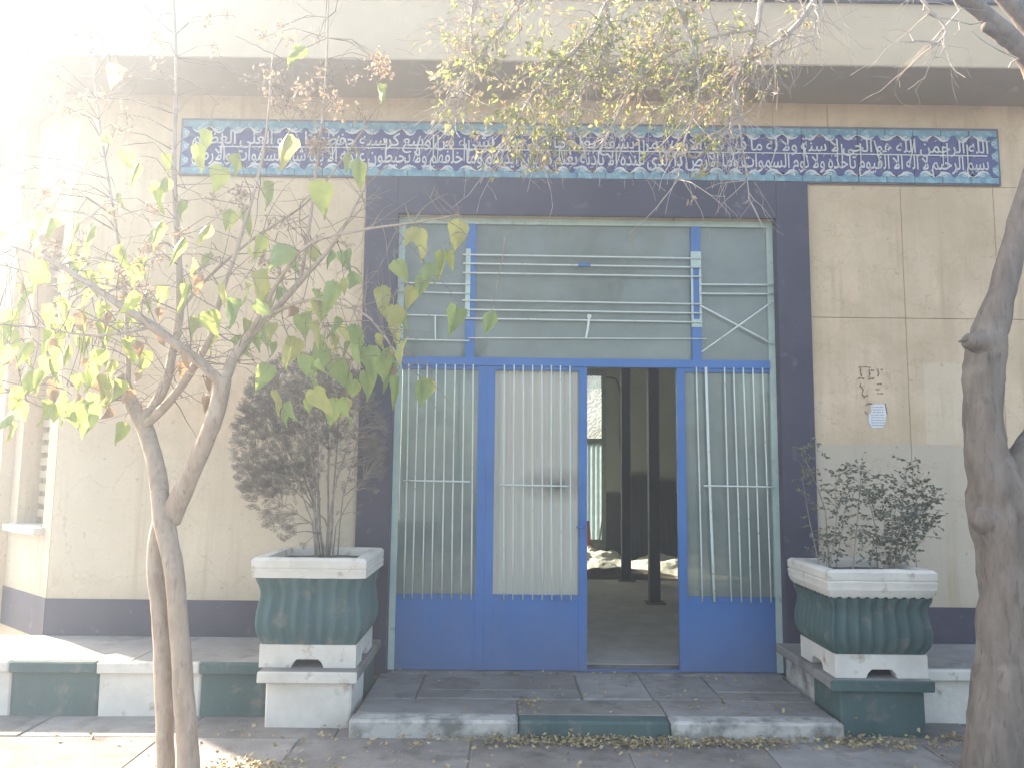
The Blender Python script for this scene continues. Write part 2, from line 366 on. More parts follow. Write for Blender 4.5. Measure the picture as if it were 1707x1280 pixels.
# porch: one low step of stone slabs with a painted kerb
porch = bx('porch', M['joint'], (-1.46, 1.37, -.90, .30, -.02, .088), None, kind='structure')
PS = [(-1.46, -1.14, -.62, -.02), (-1.14, -.09, -.42, -.02), (-1.14, -.09, -.62, -.42), (-.09, .36, -.60, -.02), (.36, .80, -.60, -.02), (.80, 1.37, -.42, -.02), (.80, 1.37, -.62, -.42),
      (-1.46, -.50, -.92, -.62), (-.50, .38, -.92, -.62), (.38, 1.37, -.92, -.62), (-1.40, 1.40, -.02, .28)]
for i, (x0, x1, y0, y1) in enumerate(PS):
    b = MB(); b.cbox(x0+.005, x1-.005, y0+.005, y1-.005, .03, .10+rnd.uniform(-.004, .003), c=.006, j=.003, rnd=rnd)
    b.obj('paving_slab', M[('concrete', 'concrete_c', 'concrete', 'concrete_b', 'concrete', 'concrete', 'concrete_c', 'concrete', 'concrete_c', 'concrete', 'concrete')[i]], porch)
for x0, x1, m in ((-1.47, -.50, 'white_worn'), (-.495, .375, 'green'), (.38, 1.375, 'white_worn')):
    b = MB(); b.cbox(x0, x1, -1.05, -.92, -.04, .10, c=.014, j=.004, rnd=rnd)
    o = b.obj('kerb_stone', M[m], porch); o['label'] = 'worn white kerb stone' if m == 'white_worn' else 'dark green kerb stone'

# ================================================================== BUILDING
WD = Vector((-.766, .643)); WN = Vector((-.643, -.766))           # direction and outward normal of the left wing wall
CX = -3.845
bld = thing('building', (0, 0, 0), 'cream rendered single storey building with a deep flat roof edge and a blue glazed entrance', 'building')
def wall(x0, x1, z0, z1, y0=0.0, y1=.28, m='wall', n='wall_panel'):
    b = MB(); b.cbox(x0, x1, y0, y1, z0, z1, c=.003); return b.obj(n, M[m], bld)
# left of the entrance: one plain sheet of render; right: scored panels; strip above the entrance
wall(CX, -1.42, .0, 4.34)
J = .0015
for x0, x1, z0, z1 in ((1.42, 2.375-J, 2.675+J, 3.69), (2.375+J, 3.08-J, 2.675+J, 3.69), (1.42, 2.375-J, 0, 2.675-J), (2.375+J, 3.08-J, 0, 2.675-J),
                       (3.08+J, 5.2-J, 2.675+J, 3.69), (3.08+J, 5.2-J, 0, 2.675-J), (5.2+J, 8.5, 0, 3.69)):
    wall(x0, x1, z0, z1)
for x0, x1 in ((-1.42, .66-J), (.66+J, 1.42-J), (1.42, 1.84-J), (1.84+J, 4.2-J), (4.2+J, 8.5)):
    wall(x0, x1, 3.69+J, 4.34) if x0 > 1 else wall(x0, x1, 3.42, 4.34)
bx('wall_core', M['putty'], (1.43, 8.48, .012, .27, .01, 4.33), bld)
# painted dado band
for x0, x1 in ((CX, -1.665), (1.665, 8.5)):
    bx('dado', M['dark'], (x0, x1, -.008, .01, .30, .582), bld)
# the receding wing on the left, with its tall louvred window
def wp(t, d, z): p = Vector((CX, 0)) + WD*t + WN*d; return (p.x, p.y, z)
def wbox(mb, t0, t1, d0, d1, z0, z1):
    mb.add([wp(t, d, z) for z in (z0, z1) for d in (d0, d1) for t in (t0, t1)], [(0,2,3,1), (4,5,7,6), (0,1,5,4), (2,6,7,3), (0,4,6,2), (1,3,7,5)])
w = MB()
wbox(w, .012, .17, -.25, 0, 0, 4.34); wbox(w, .17, .70, -.25, 0, 0, 1.02); wbox(w, .17, .70, -.25, 0, 3.35, 4.34); wbox(w, .70, 5.0, -.25, 0, 0, 4.34)
w.obj('wing_wall', M['wall'], bld)
w = MB(); wbox(w, .86, 1.25, .001, .09, .30, 4.34); w.obj('pilaster', M['wall'], bld)
w = MB(); wbox(w, .004, .858, 0, .008, .30, .582); w.obj('dado', M['dark'], bld)
w = MB(); wbox(w, .17, .70, -.24, -.17, 1.02, 3.35); win = w.obj('window', M['fascia'], bld)
w = MB(); wbox(w, .13, .76, -.17, .075, 1.022, 1.07); w.obj('sill', M['white'], win)
for k in range(22):
    z = 1.12 + k*.1; w = MB(); wbox(w, .19, .68, -.165, -.13, z, z+.06); w.obj('louvre_slat', M['fascia'], win)
# dark painted surround of the entrance
for d in ((-1.662, -1.42, -.03, .0, .085, 3.70), (1.42, 1.662, -.03, .0, .085, 3.70), (-1.42, 1.42, -.03, .0, 3.425, 3.70)):
    bx('door_surround', M['dark'], d, bld, c=.004)
for d in ((-1.4225, -1.4185, -.0285, .15, .085, 3.4215), (1.4185, 1.4225, -.0285, .15, .085, 3.4215), (-1.4185, 1.4185, -.0285, .15, 3.4205, 3.4275)):
    bx('surround_reveal', M['dark'], d, bld)
# flat roof with a deep overhang and a fascia
def off(t, d): p = Vector((CX, 0)) + WD*t + WN*d; return (p.x, p.y)
yo = -.56
tt = 0.0
k = (yo - off(0, .5)[1])/WD.y; cornerx = off(k, .5)[0]
poly = [(cornerx, yo), (8.8, yo), (8.8, 7.6), (-7.9, 7.6), off(5.0, .5)]
b = MB(); b.prism(poly, 4.345, 4.80); b.obj('roof_slab', [M['fascia']], bld)
def shrink(pl, e): return [(pl[0][0]+e*.6, pl[0][1]+e), (pl[1][0]-e, pl[1][1]+e), (pl[2][0]-e, pl[2][1]-e), (pl[3][0]+e, pl[3][1]-e), (pl[4][0]+e*.6, pl[4][1]+e*.8)]
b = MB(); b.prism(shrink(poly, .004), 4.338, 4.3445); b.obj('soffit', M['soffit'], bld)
b = MB(); b.prism(shrink(poly, -.03), 4.802, 4.845); b.obj('roof_edging', M['roof_edge'], bld)
# back and side walls, ceiling, floor of the room behind
bx('side_wall', M['fascia'], (-7.66, -7.42, 3.25, 6.998, 0, 4.34), bld)
for d in ((-7.66, -2.4, 7.0, 7.25, 0, 4.33), (-2.4, -.36, 7.0, 7.25, 0, .6), (-2.4, -.36, 7.0, 7.25, 3.2, 4.33), (-.36, -.25, 7.0, 7.25, 0, 4.33),
          (1.03, 3.2, 7.0, 7.25, 0, 4.33), (3.2, 6.4, 7.0, 7.25, 0, .9), (3.2, 6.4, 7.0, 7.25, 3.2, 4.33), (6.4, 8.5, 7.0, 7.25, 0, 4.33)):
    bx('back_wall', M['plaster_in'], d, bld)
for x0, x1, z0, z1 in ((-2.4, -.36, .6, 3.2), (3.2, 6.4, .9, 3.2)):  # unseen windows, added to let sun and sky light the room
    w = MB()
    for d in ((x0, x0+.05, 7.08, 7.12, z0, z1), (x1-.05, x1, 7.08, 7.12, z0, z1), (x0+.05, x1-.05, 7.08, 7.12, z0, z0+.05), (x0+.05, x1-.05, 7.08, 7.12, z1-.05, z1), ((x0+x1)/2-.02, (x0+x1)/2+.02, 7.08, 7.12, z0+.05, z1-.05)): w.box(*d)
    added_window = w.obj('rear_window', M['mint'], bld)
    bx('pane', M['glass_clear'], (x0+.02, x1-.02, 7.099, 7.103, z0+.02, z1-.02), added_window)
bx('back_wall', M['plaster_in'], (-.25, 1.03, 7.0, 7.25, 3.12, 4.33), bld)
bx('back_wall', M['plaster_in'], (-.25, 1.03, 7.0, 7.25, 0, .34), bld)
bx('inside_wall', M['plaster_in'], (8.25, 8.5, .3, 7.0, 0, 4.33), bld)
bx('inside_wall', M['plaster_in'], (-3.6, -3.4, .3, 7.0, 0, 4.33), bld)
bx('inside_dado', M['dado_in'], (1.03, 8.2, 6.97, 6.998, .1, 1.15), bld)
bx('room_floor', M['floor_in'], (-3.4, 8.25, .285, 7.0, -.02, .10), bld)

# --- entrance screen: parts of the building
YD = .08
def frame_piece(mb, x0, x1, z0, z1, dy=0.0, th=.045): mb.box(x0, x1, YD-.02-dy, YD-.02+th, z0, z1)
def rod(parent, p0, p1, r=.0055, bend=0.0, name='security_rod', m='rod'):
    b = MB(); P0, P1 = Vector(p0), Vector(p1); pts = []
    for i in range(6):
        t = i/5; p = P0.lerp(P1, t); p.y += bend*math.sin(math.pi*t)*.6; p.x += bend*math.sin(math.pi*t); pts.append(p)
    b.tube(pts, r, 6); return b.obj(name, M[m], parent, smooth=True)

# outer pale mint frame
fr = MB()
frame_piece(fr, -1.418, -1.372, .10, 3.42); frame_piece(fr, 1.372, 1.418, .10, 3.42); frame_piece(fr, -1.372, 1.372, 3.375, 3.42)
fr.obj('outer_frame', M['mint'], bld)
# a thin steel jamb edge between transom and outside
tr = MB(); frame_piece(tr, -1.372, 1.372, 2.292, 2.352, .012, .06); transom = tr.obj('transom_window', M['blue'], bld)
MUL = ((-.905, -.835), (.795, .865))
for i, (x0, x1) in enumerate(MUL):
    b = MB(); frame_piece(b, x0, x1, 2.352, 2.63, .004); frame_piece(b, x0, x1, 3.17, 3.375, .004)
    b.box(x0, x1, YD-.02, YD+.025, 2.63, 3.17)
    o = b.obj('mullion', M['blue'], transom)
    b = MB(); b.box(x0-.004+(0 if i else 0), x0+.032 if i == 0 else x1+.004, YD-.028, YD-.0205, 2.66, 3.18) if i == 0 else b.box(x0-.004, x1+.004, YD-.028, YD-.0205, 3.06, 3.18)
    b.obj('mullion_patch', M['mint'], transom)
    if i == 1:
        b = MB(); b.box(x0-.004, x0+.012, YD-.028, YD-.0205, 2.62, 3.06); b.box(x1-.012, x1+.004, YD-.028, YD-.0205, 2.62, 3.06); b.box(x0-.004, x1+.004, YD-.0285, YD-.0206, 2.60, 2.66)
        b.obj('mullion_patch', M['mint'], transom)
for x0, x1 in ((-1.372, -.905), (-.835, .795), (.865, 1.372)):
    bx('pane', M['glass'], (x0-.004, x1+.004, YD+.002, YD+.008, 2.350, 3.378), transom)
YR = YD-.034
for z in (3.128, 3.060, 2.988, 2.778, 2.708, 2.640): rod(transom, (-.93, YR, z+.004), (.87, YR, z-.003), .0064)
rod(transom, (-.88, YR, 2.497), (.90, YR, 2.512), .0045, .004)
for z in (2.925, 2.855): rod(transom, (.86, YR, z), (1.41, YR, z+.004), .0065)
for z in (2.905, 2.835, 2.66, 2.475): rod(transom, (-1.40, YR, z+.006), (-.87, YR, z), .0055)
rod(transom, (-1.13, YR, 2.66), (-1.125, YR, 2.475), .006)
rod(transom, (.855, YR, 2.765), (1.40, YR-.004, 2.472), .0065); rod(transom, (.86, YR-.014, 2.41), (1.40, YR-.014, 2.80), .0065)
b = MB(); b.tube([(-.005, YR-.012, 2.50), (.01, YR-.012, 2.57), (.02, YR-.012, 2.66)], .009, 6); b.tube([(.02, YR-.012, 2.655), (.024, YR-.012, 2.68)], .016, 6); b.obj('latch', M['rod'], transom)
bx('blue_tag', M['blue'], (-.06, .03, YR-.012, YR+.010, 3.052, 3.074), transom)

def screen_part(name, x0, x1, xs_top, xs_bot, stiles, zr, curtain=False, zrod=1.44, glass='glass', label=None):
    """a glazed panel over a blue sheet-metal bottom, with vertical rods in front"""
    f = MB()
    f.box(x0, x1, YD-.018, YD+.018, .105, .612)                                   # bottom sheet
    f.box(x0, x1, YD-.02, YD+.02, .104, .135); f.box(x0, x1, YD-.0225, YD+.0215, .594, .628)
    for s0, s1 in stiles: f.box(s0, s1, YD-.024, YD+.022, .1035, 2.290)
    f.box(x0+.001, x1-.001, YD-.021, YD+.019, 2.262, 2.291)
    p = f.obj(name, M['blue'], bld)
    if label: p['label'] = label
    if not curtain: bx('pane', M[glass], (x0+.004, x1-.004, YD+.0, YD+.005, .62, 2.266), p)
    for i, (a, bb) in enumerate(zip(xs_top, xs_bot)):
        th = .011 if (name == 'side_panel' and i == 1 and x0 > 0) else .0055
        rod(p, (a, YR, 2.298), (bb, YR, .597), th, rnd.uniform(-.004, .004))
    rod(p, (zr[0], YR-.010, zrod), (zr[1], YR-.010, zrod-.004), .0065)
    if curtain:
        c = MB(); n = 90; vs = []
        for i in range(n+1):
            t = i/n; x = x0+.006+(x1-x0-.012)*t; y = YD+.012+.006*math.sin(t*n*.9)+.003*noise.noise(Vector((x*9, 0, 0)))
            vs += [(x, y, .60), (x, y+.002*math.sin(t*31), 1.5), (x, y, 2.29)]
        fs = []
        for i in range(n):
            for j in (0, 1): fs.append((i*3+j, (i+1)*3+j, (i+1)*3+j+1, i*3+j+1))
        c.add(vs, fs); c.obj('fluted_sheet', M['curtain'], p, smooth=True)
    return p
screen_part('side_panel', -1.37, -.77, (-1.318, -1.246, -1.18, -1.113, -1.046, -.974, -.907, -.840), (-1.312, -1.252, -1.178, -1.113, -1.04, -.97, -.901, -.827),
            ((-.80, -.7355),), (-1.34, -.85), glass='glass')
leaf = screen_part('door_leaf', -.73, .008, (-.608, -.536, -.469, -.398, -.331, -.259, -.192, -.121), (-.593, -.528, -.455, -.385, -.316, -.246, -.177, -.107),
            ((-.7345, -.675), (-.052, .008)), (-.63, -.13), curtain=True, zrod=1.415, label='closed blue door leaf glazed with a pale fluted sheet behind thin bars')
screen_part('side_panel', .69, 1.37, (.82, .891, 1.03, 1.098, 1.169, 1.241, 1.313), (.84, .927, 1.049, 1.123, 1.192, 1.262, 1.336), ((.676, .735),), (.86, 1.38), zrod=1.425)
b = MB(); b.box(-.045, -.02, YD-.05, YD-.024, 1.06, 1.16); b.tube([(-.032, YD-.05, 1.12), (-.032, YD-.085, 1.12), (-.075, YD-.09, 1.12)], .008, 6); b.obj('handle', M['blue'], leaf)
bx('threshold', M['blue'], (.008, .676, YD-.02, YD+.02, .0995, .112), bld)

# ================================================================== ROOM BEHIND THE OPEN DOOR
for x, y, r in ((1.035, 2.92, .058), (.985, 4.6, .058)):
    t = thing('steel_column', (x, y, .1), 'dark steel column in the room behind the open doorway, the nearer one' if y < 4 else 'dark steel column in the room behind the open doorway, beside the far window', 'column', 'steel columns in the room')
    b = MB(); b.cbox(x-r, x+r, y-r, y+r, .112, 4.335, c=.008); b.obj('shaft', M['steel_dark'], t)
    b = MB(); b.cbox(x-.11, x+.11, y-.11, y+.11, .1005, .1115, c=.003); b.obj('base_plate', M['steel_dark'], t)
# far window: upper film-covered pane, lower corrugated sheet
w = MB()
for d in ((-.25, -.19, 6.98, 7.06, .34, 3.12), (.96, 1.03, 6.98, 7.06, .34, 3.12), (-.19, .96, 6.98, 7.06, 3.05, 3.12), (-.19, .96, 6.98, 7.06, 1.93, 2.02), (-.19, .96, 6.98, 7.06, .34, .40)): w.box(*d)
rw = w.obj('rear_window', M['mint'], bld)
b = MB(); vs = []; n = 40; m_ = 36; rr = random.Random(5)
for j in range(m_+1):
    for i in range(n+1): vs.append((-.19+1.15*i/n, 7.02+rr.uniform(-.02, .02), 2.02+1.03*j/m_))
b.add(vs, [(j*(n+1)+i, j*(n+1)+i+1, (j+1)*(n+1)+i+1, (j+1)*(n+1)+i) for j in range(m_) for i in range(n)]); b.obj('pane', M['glass_in'], rw)
b = MB(); vs = []; n = 120
for i in range(n+1):
    x = -.19+1.15*i/n; y = 7.02+.018*math.sin(i*.8); vs += [(x, y, .40), (x, y, 1.93)]
b.add(vs, [(2*i, 2*i+2, 2*i+3, 2*i+1) for i in range(n)]); b.obj('corrugated_sheet', M['corr_in'], rw, smooth=True)
def heap(name, x, y, sx, sy, h, m, label, cat, seed, group=None):
    b = MB(); n = 26; vs = []; rr = Vector((seed*3.1, seed*1.7, 0))
    for j in range(n+1):
        for i in range(n+1):
            u, v = i/n*2-1, j/n*2-1; e = max(0, 1-(abs(u)**2.2+abs(v)**2.2))
            z = h*e**1.2*(.7+.6*noise.noise(Vector((u*2.5, v*2.5, 0))+rr)+.25*abs(noise.noise(Vector((u*7, v*7, 3))+rr)))
            vs.append((x+u*sx+.03*noise.noise(Vector((u*4, v*4, 9))), y+v*sy, .1005+max(0, z)))
    b.add(vs, [(j*(n+1)+i, j*(n+1)+i+1, (j+1)*(n+1)+i+1, (j+1)*(n+1)+i) for j in range(n) for i in range(n)])
    o = b.obj(name, m, None); o['label'] = label; o['category'] = cat
    if group: o['group'] = group
    return o
heap('crumpled_sheet', .66, 6.05, .72, .85, .30, M['sheet'], 'sunlit white crumpled sheet on the floor below the far window', 'sheet', 1)
heap('crumpled_sheet', 1.80, 5.75, .85, .75, .22, M['sheet'], 'long low white sheet heaped on the floor right of the steel columns', 'sheet', 4)
heap('rubble_heap', .9, 4.95, .8, .3, .12, M['soil'], 'low dark heap of rubble on the floor in front of the white sheets', 'rubble', 6)
b = MB(); b.tube([(.66, 6.6, .10), (.67, 6.6, .52), (.70, 6.62, .72)], [.09, .075, .02], 8); b.tube([(.66, 6.58, .50), (.74, 6.55, .36), (.76, 6.53, .12)], [.02, .03, .04], 6)
o = b.obj('orange_bag', M['orange'], None, smooth=True); o['label'] = 'small bright orange plastic bag standing below the far window'; o['category'] = 'bag'
t = thing('broom', (.88, 6.6, .1), 'broom leaning beside the far window above the white sheet', 'broom')
b = MB(); b.tube([(.84, 6.5, .22), (1.0, 6.93, 1.02)], .014, 6); b.obj('handle', M['stick'], t)
b = MB(); b.cbox(.76, .92, 6.42, 6.52, .101, .23, c=.01); b.obj('head', M['wood_dark'], t)
b = MB(); b.tube([tuple(p[:3]) for p in smooth_path([(1.03, 6.96, 3.02, 0), (1.20, 6.965, 2.98, 0), (1.27, 6.965, 2.7, 0), (1.26, 6.965, 2.0, 0), (1.30, 6.965, 1.6, 0), (1.36, 6.965, 1.45, 0)])], .012, 6)
b.obj('wall_cable', M['cable'], bld)
for k, (x, wd, h, lab) in enumerate(((1.55, .30, 1.32, 'dark board leaning on the rear wall between the two steel columns'), (1.98, .34, 1.25, 'wide dark board leaning on the rear wall just right of the nearer column'), (2.36, .22, 1.05, 'shortest dark board leaning on the rear wall, right of the others'))):
    b = MB(); b.add([(x-wd/2, 6.66, .101), (x+wd/2, 6.66, .101), (x+wd/2, 6.92, .1+h), (x-wd/2, 6.92, .1+h), (x-wd/2, 6.70, .101), (x+wd/2, 6.70, .101), (x+wd/2, 6.96, .1+h), (x-wd/2, 6.96, .1+h)],
                     [(0, 1, 2, 3), (7, 6, 5, 4), (0, 4, 5, 1), (1, 5, 6, 2), (2, 6, 7, 3), (3, 7, 4, 0)])
    o = b.obj('leaning_board', M['wood_dark'], None); o['label'] = lab; o['category'] = 'board'; o['group'] = 'boards leaning on the rear wall'

# ================================================================== LOW WALLS AND PEDESTALS
def low_wall(name, label, blocks, yf, ybk, cat='low wall'):
    t = thing(name, ((blocks[0][0]+blocks[-1][1])/2, (yf+ybk)/2, 0), label, cat)
    for x0, x1, m in blocks:
        b = MB(); b.cbox(x0+.002, x1-.002, yf+.045, ybk, -.03, .268, c=.010, j=.003, rnd=rnd); o = b.obj('block', M[m], t)
        b = MB(); b.cbox(x0+.002, x1-.002, yf, yf+.043, .262, .330, c=.008, j=.002, rnd=rnd); b.obj('coping_face', M[m], t)
    x = blocks[0][0]
    while x < blocks[-1][1]-.05:
        x1 = min(blocks[-1][1], x+rnd.uniform(.9, 1.3))
        if blocks[-1][1]-x1 < .3: x1 = blocks[-1][1]
        b = MB(); b.cbox(x+.002, x1-.002, yf+.0435, ybk, .2685, .331, c=.004); b.obj('coping', M['concrete_b'], t); x = x1
    return t
low_wall('low_wall', 'low bench-high wall of green and white painted blocks along the left facade', [(-6.2, -5.2, 'green'), (-5.2, -4.45, 'white'), (-4.45, -3.62, 'white'), (-3.62, -3.085, 'green'), (-3.085, -2.455, 'white'), (-2.455, -2.045, 'green')], -.745, -.010)
low_wall('low_wall', 'low wall right of the entrance with a white face under a green coping', [(1.94, 2.42, 'white'), (2.42, 3.4, 'green'), (3.4, 4.4, 'white'), (4.4, 5.4, 'green')], -.745, -.010)
def pedestal(label, xa, xb, sa, sb, yf, m, inner):
    t = thing('planter_pedestal', ((xa+xb)/2, yf/2, 0), label, 'pedestal', 'pedestals flanking the porch')
    b = MB(); b.cbox(xa, xb, yf+.04, yf+.45, -.03, .266, c=.012, j=.004, rnd=rnd); b.obj('front_block', M[m], t)
    b = MB(); b.cbox(xa+.005, xb-.005, yf+.452, -.035, -.03, .265, c=.010, j=.003, rnd=rnd); b.obj('side_block', M[inner], t)
    b = MB(); b.cbox(sa, sb, yf+.021, -.033, .268, .330, c=.008, j=.003, rnd=rnd); b.obj('coping', M['concrete'], t)
    b = MB(); b.cbox(sa, sb, yf, yf+.0205, .266, .329, c=.005, j=.002, rnd=rnd); b.obj('coping_face', M[m], t)
    return t
pedestal('white painted pedestal with a stone slab top, left of the porch', -2.0, -1.49, -2.043, -1.455, -.93, 'white', 'green')
pedestal('dark green painted pedestal with a stone slab top, right of the porch', 1.395, 1.89, 1.33, 1.935, -1.00, 'green', 'white_worn')

# ================================================================== PLANTERS
def planter(label, cx, cy, z0, ztop, w, d, scallop, body_m):
    t = thing('planter', (cx, cy, z0), label, 'planter', 'concrete planters flanking the entrance')
    H = ztop-z0
    # foot: four feet with an arched gap on every side
    fw, fd = w*.845/2, d*.845/2; hf = .135
    b = MB()
    for axis in (0, 1):
        L = fw if axis == 0 else fd; O = fd if axis == 0 else fw
        prof = [(-L, 0), (-L*.34, 0), (-L*.34+.012, .028), (-L*.34+.035, .05), (L*.34-.035, .05), (L*.34-.012, .028), (L*.34, 0), (L, 0), (L, hf), (-L, hf)]
        for s in (-1, 1):
            o_, i_ = O*s, (O-.07)*s; n = len(prof)
            if axis == 1: prof2 = [(max(-L+.0701, min(L-.0701, u)), v) for u, v in prof]
            else: prof2 = prof
            if axis == 0: vs = [(cx+u, cy+o_, z0+v) for u, v in prof2] + [(cx+u, cy+i_, z0+v) for u, v in prof2]
            else: vs = [(cx+o_, cy+u, z0+v) for u, v in prof2] + [(cx+i_, cy+u, z0+v) for u, v in prof2]
            b.add(vs, [tuple(range(n)), tuple(range(n, 2*n))[::-1]] + [(i, (i+1) % n, n+(i+1) % n, n+i) for i in range(n)])
    bm = bmesh.new(); me = b.mesh('foot', M['white']); bm.from_mesh(me); bmesh.ops.recalc_face_normals(bm, faces=bm.faces[:]); bm.to_mesh(me); bm.free()
    link('foot', me, t)
    # fluted body: a bulging square ring, flutes as vertical ribs
    zb0, zb1 = z0+hf+.001, ztop-(.165 if scallop else .118)
    rings = 14; per = 192; vs = []
    for k in range(rings+1):
        s = k/rings
        prof = .86+.135*math.sin(min(1, s*1.25)*math.pi*.9) if True else 1
        prof = [.85, .875, .91, .935, .945, .945, .94, .93, .915, .90, .89, .89, .91, .945, .985][k]
        hw, hd = w/2*prof*.985, d/2*prof*.985
        for q in range(per):
            a = q/per*4; side = int(a); u = (a-side)*2-1
            rib = .014*math.cos((a-side)*2*math.pi*8) if 0 < k < rings else 0
            cor = .0
            x, y = [(u*hw, -hd-rib), (hw+rib, u*hd), (-u*hw, hd+rib), (-hw-rib, -u*hd)][side]
            e = max(0, abs(u)-.9)/.1; sh = 1-.03*e
            vs.append((cx+x*sh, cy+y*sh, zb0+(zb1-zb0)*s))
    fs = [(k*per+q, k*per+(q+1) % per, (k+1)*per+(q+1) % per, (k+1)*per+q) for k in range(rings) for q in range(per)]
    b = MB(); b.add(vs, fs); b.obj('fluted_body', M[body_m], t, smooth=True)
    # rim: a square collar, hollow
    ro = [(w/2, d/2), (w/2-.07, d/2-.07)]; zc0 = ztop-.118
    b = MB()
    pts = [(0, -.03, zc0), (1, -.0, zc0), (1, .0, zc0+.02), (1, .004, zc0+.045), (1, -.003, zc0+.052), (1, .003, zc0+.062), (1, .004, ztop-.016), (1, -.012, ztop), (0, 0, ztop-.002), (0, 0, ztop-.10)]
    vs = []; nseg = 10
    for kind, e, z in pts:
        hw, hd = (ro[0] if kind else ro[1]); hw += e; hd += e
        for side in range(4):
            for i in range(nseg):
                u = i/nseg*2-1
                p = [(u*hw, -hd), (hw, u*hd), (-u*hw, hd), (-hw, -u*hd)][side]
                jz = .004*noise.noise(Vector((p[0]*6+cx, p[1]*6, z*8)))
                vs.append((cx+p[0]+jz, cy+p[1]+jz, z+jz))
    pr = 4*nseg; fs = [(k*pr+q, k*pr+(q+1) % pr, (k+1)*pr+(q+1) % pr, (k+1)*pr+q) for k in range(len(pts)-1) for q in range(pr)]
    b.add(vs, fs); b.obj('rim', M['white'], t)
    if scallop:                                                   # pleated skirt under the rim
        b = MB(); vs = []; per2 = 160
        for k, (sc_, z) in enumerate(((.995, zc0+.002), (.975, zc0-.020), (.93, zc0-.046))):
            for q in range(per2):
                a = q/per2*4; side = int(a); u = (a-side)*2-1; hw, hd = w/2*sc_, d/2*sc_
                wv = math.cos((a-side)*2*math.pi*11); dz = (.008*wv if k == 2 else 0); rb = .006*wv*(k/2)
                x, y = [(u*hw, -hd-rb), (hw+rb, u*hd), (-u*hw, hd+rb), (-hw-rb, -u*hd)][side]
                vs.append((cx+x, cy+y, z+dz))
        b.add(vs, [(k*per2+q, (k+1)*per2+q, (k+1)*per2+(q+1) % per2, k*per2+(q+1) % per2) for k in range(2) for q in range(per2)])
        b.obj('skirt', M['white'], t, smooth=True)
    # soil
    b = MB(); n = 12; vs = []
    for j in range(n+1):
        for i in range(n+1):
            u, v = i/n*2-1, j/n*2-1
            vs.append((cx+u*(w/2-.066), cy+v*(d/2-.066), ztop-.05+.012*noise.noise(Vector((u*3, v*3, cx)))))
    b.add(vs, [(j*(n+1)+i, j*(n+1)+i+1, (j+1)*(n+1)+i+1, (j+1)*(n+1)+i) for j in range(n) for i in range(n)]); b.obj('soil', M['soil'], t, smooth=True)
    return t
PL = (-1.772, -.545, .331, .985); PR = (1.648, -.675, .331, .962)
planter('concrete planter with a plain white rim and teal fluted body holding the feathery shrub', PL[0], PL[1], PL[2], PL[3], .69, .68, False, 'planter_green')
planter('concrete planter with a pleated white rim and dark green fluted body holding leafy stems', PR[0], PR[1], PR[2], PR[3], .65, .64, True, 'green')

# ================================================================== INSCRIPTION
SX0, SX1, SZ0, SZ1, YS = -3.055, 3.115, 3.708, 4.122, -.024
sign = thing('tile_inscription', (0, YS, SZ0), 'long navy tile frieze with white calligraphy and turquoise wave borders above the entrance', 'sign')
bx('frame', M['sign_edge'], (SX0-.02, SX1+.02, -.0205, -.001, SZ0-.010, SZ1+.022), sign)
nt_ = 29; tw = (SX1-SX0)/nt_
tile_n = MB(); tile_n.cbox(0, tw-.005, YS-.006, -.021, SZ0+.048, SZ1-.048, c=.0015); me_n = tile_n.mesh('tile', M['navy'])
tile_b = MB(); tile_b.cbox(0, tw-.005, YS-.006, -.021, 0, .046, c=.0015); me_b = tile_b.mesh('tile', M['turq'])
for i in range(nt_):
    for me, z in ((me_n, 0), (me_b, SZ0), (me_b, SZ1-.046)):
        o = bpy.data.objects.new('tile', me); COL.objects.link(o); o.parent = sign; o.matrix_parent_inverse = Matrix.Translation(-sign.location)
        o.location = (SX0+i*tw+.0015, rnd.uniform(-.0010, .0008), z); o.rotation_euler.y = 0
# scalloped waves of the two borders: turquoise lobes, ochre eyes, cream crest strokes
def flat(mb, pts, y, mi=0): mb.add([(x, y, z) for x, z in pts], [tuple(range(len(pts)))], mi)
YW = YS-.0085
wv = MB(); nw = 42; pw = (SX1-SX0-.10)/nw
def stroke(mb, pts, wds, y, mi):
    L, Rr = [], []
    for i, p in enumerate(pts):
        a = Vector(pts[max(0, i-1)]); c = Vector(pts[min(len(pts)-1, i+1)]); t = (c-a).normalized(); n_ = Vector((-t.y, t.x))*wds[i]
        L.append(Vector(p)+n_); Rr.append(Vector(p)-n_)
    for i in range(len(pts)-1):
        mb.add([(q.x, y, q.y) for q in (L[i], L[i+1], Rr[i+1], Rr[i])], [(0, 1, 2, 3)], mi)
for s, zb in ((1, SZ0+.046), (-1, SZ1-.046)):
    for i in range(nw):
        x0 = SX0+.05+i*pw; dirn = 1 if (i % 2) == 0 else -1; cxw = x0+pw/2
        def P(u, v): return (cxw+dirn*u*pw, zb+s*v)
        jw = rnd.uniform(.8, 1.15); jh = rnd.uniform(.75, 1.1); P_ = P
        def P(u, v, P_=P_, jw=jw, jh=jh): return P_(u*jw, v*(jh*.82 if v > 0 else 1))
        lobe = [P(-.46, -.002), P(-.36, .014), P(-.22, .034), P(-.04, .042), P(.12, .034), P(.22, .016), P(.27, .002), P(.30, -.002)]
        flat(wv, lobe, YW, 0)
        stroke(wv, [P(-.34, .022), P(-.20, .044), P(-.02, .052), P(.16, .042), P(.28, .020), P(.40, .006), P(.50, .002)], [.0015, .005, .0085, .0095, .007, .004, .0012], YW-.0012, 1)
        sp = [P(.04+.17*math.cos(a)*(1-a/9), .016+.015*math.sin(a)*(1-a/9)) for a in [k*.6 for k in range(12)]]
        stroke(wv, sp, [.0028]*12, YW-.0014, 1)
        flat(wv, [P(.34, .012), P(.46, .034), P(.60, .024), P(.58, .006), P(.44, .002)], YW-.0006, 2)
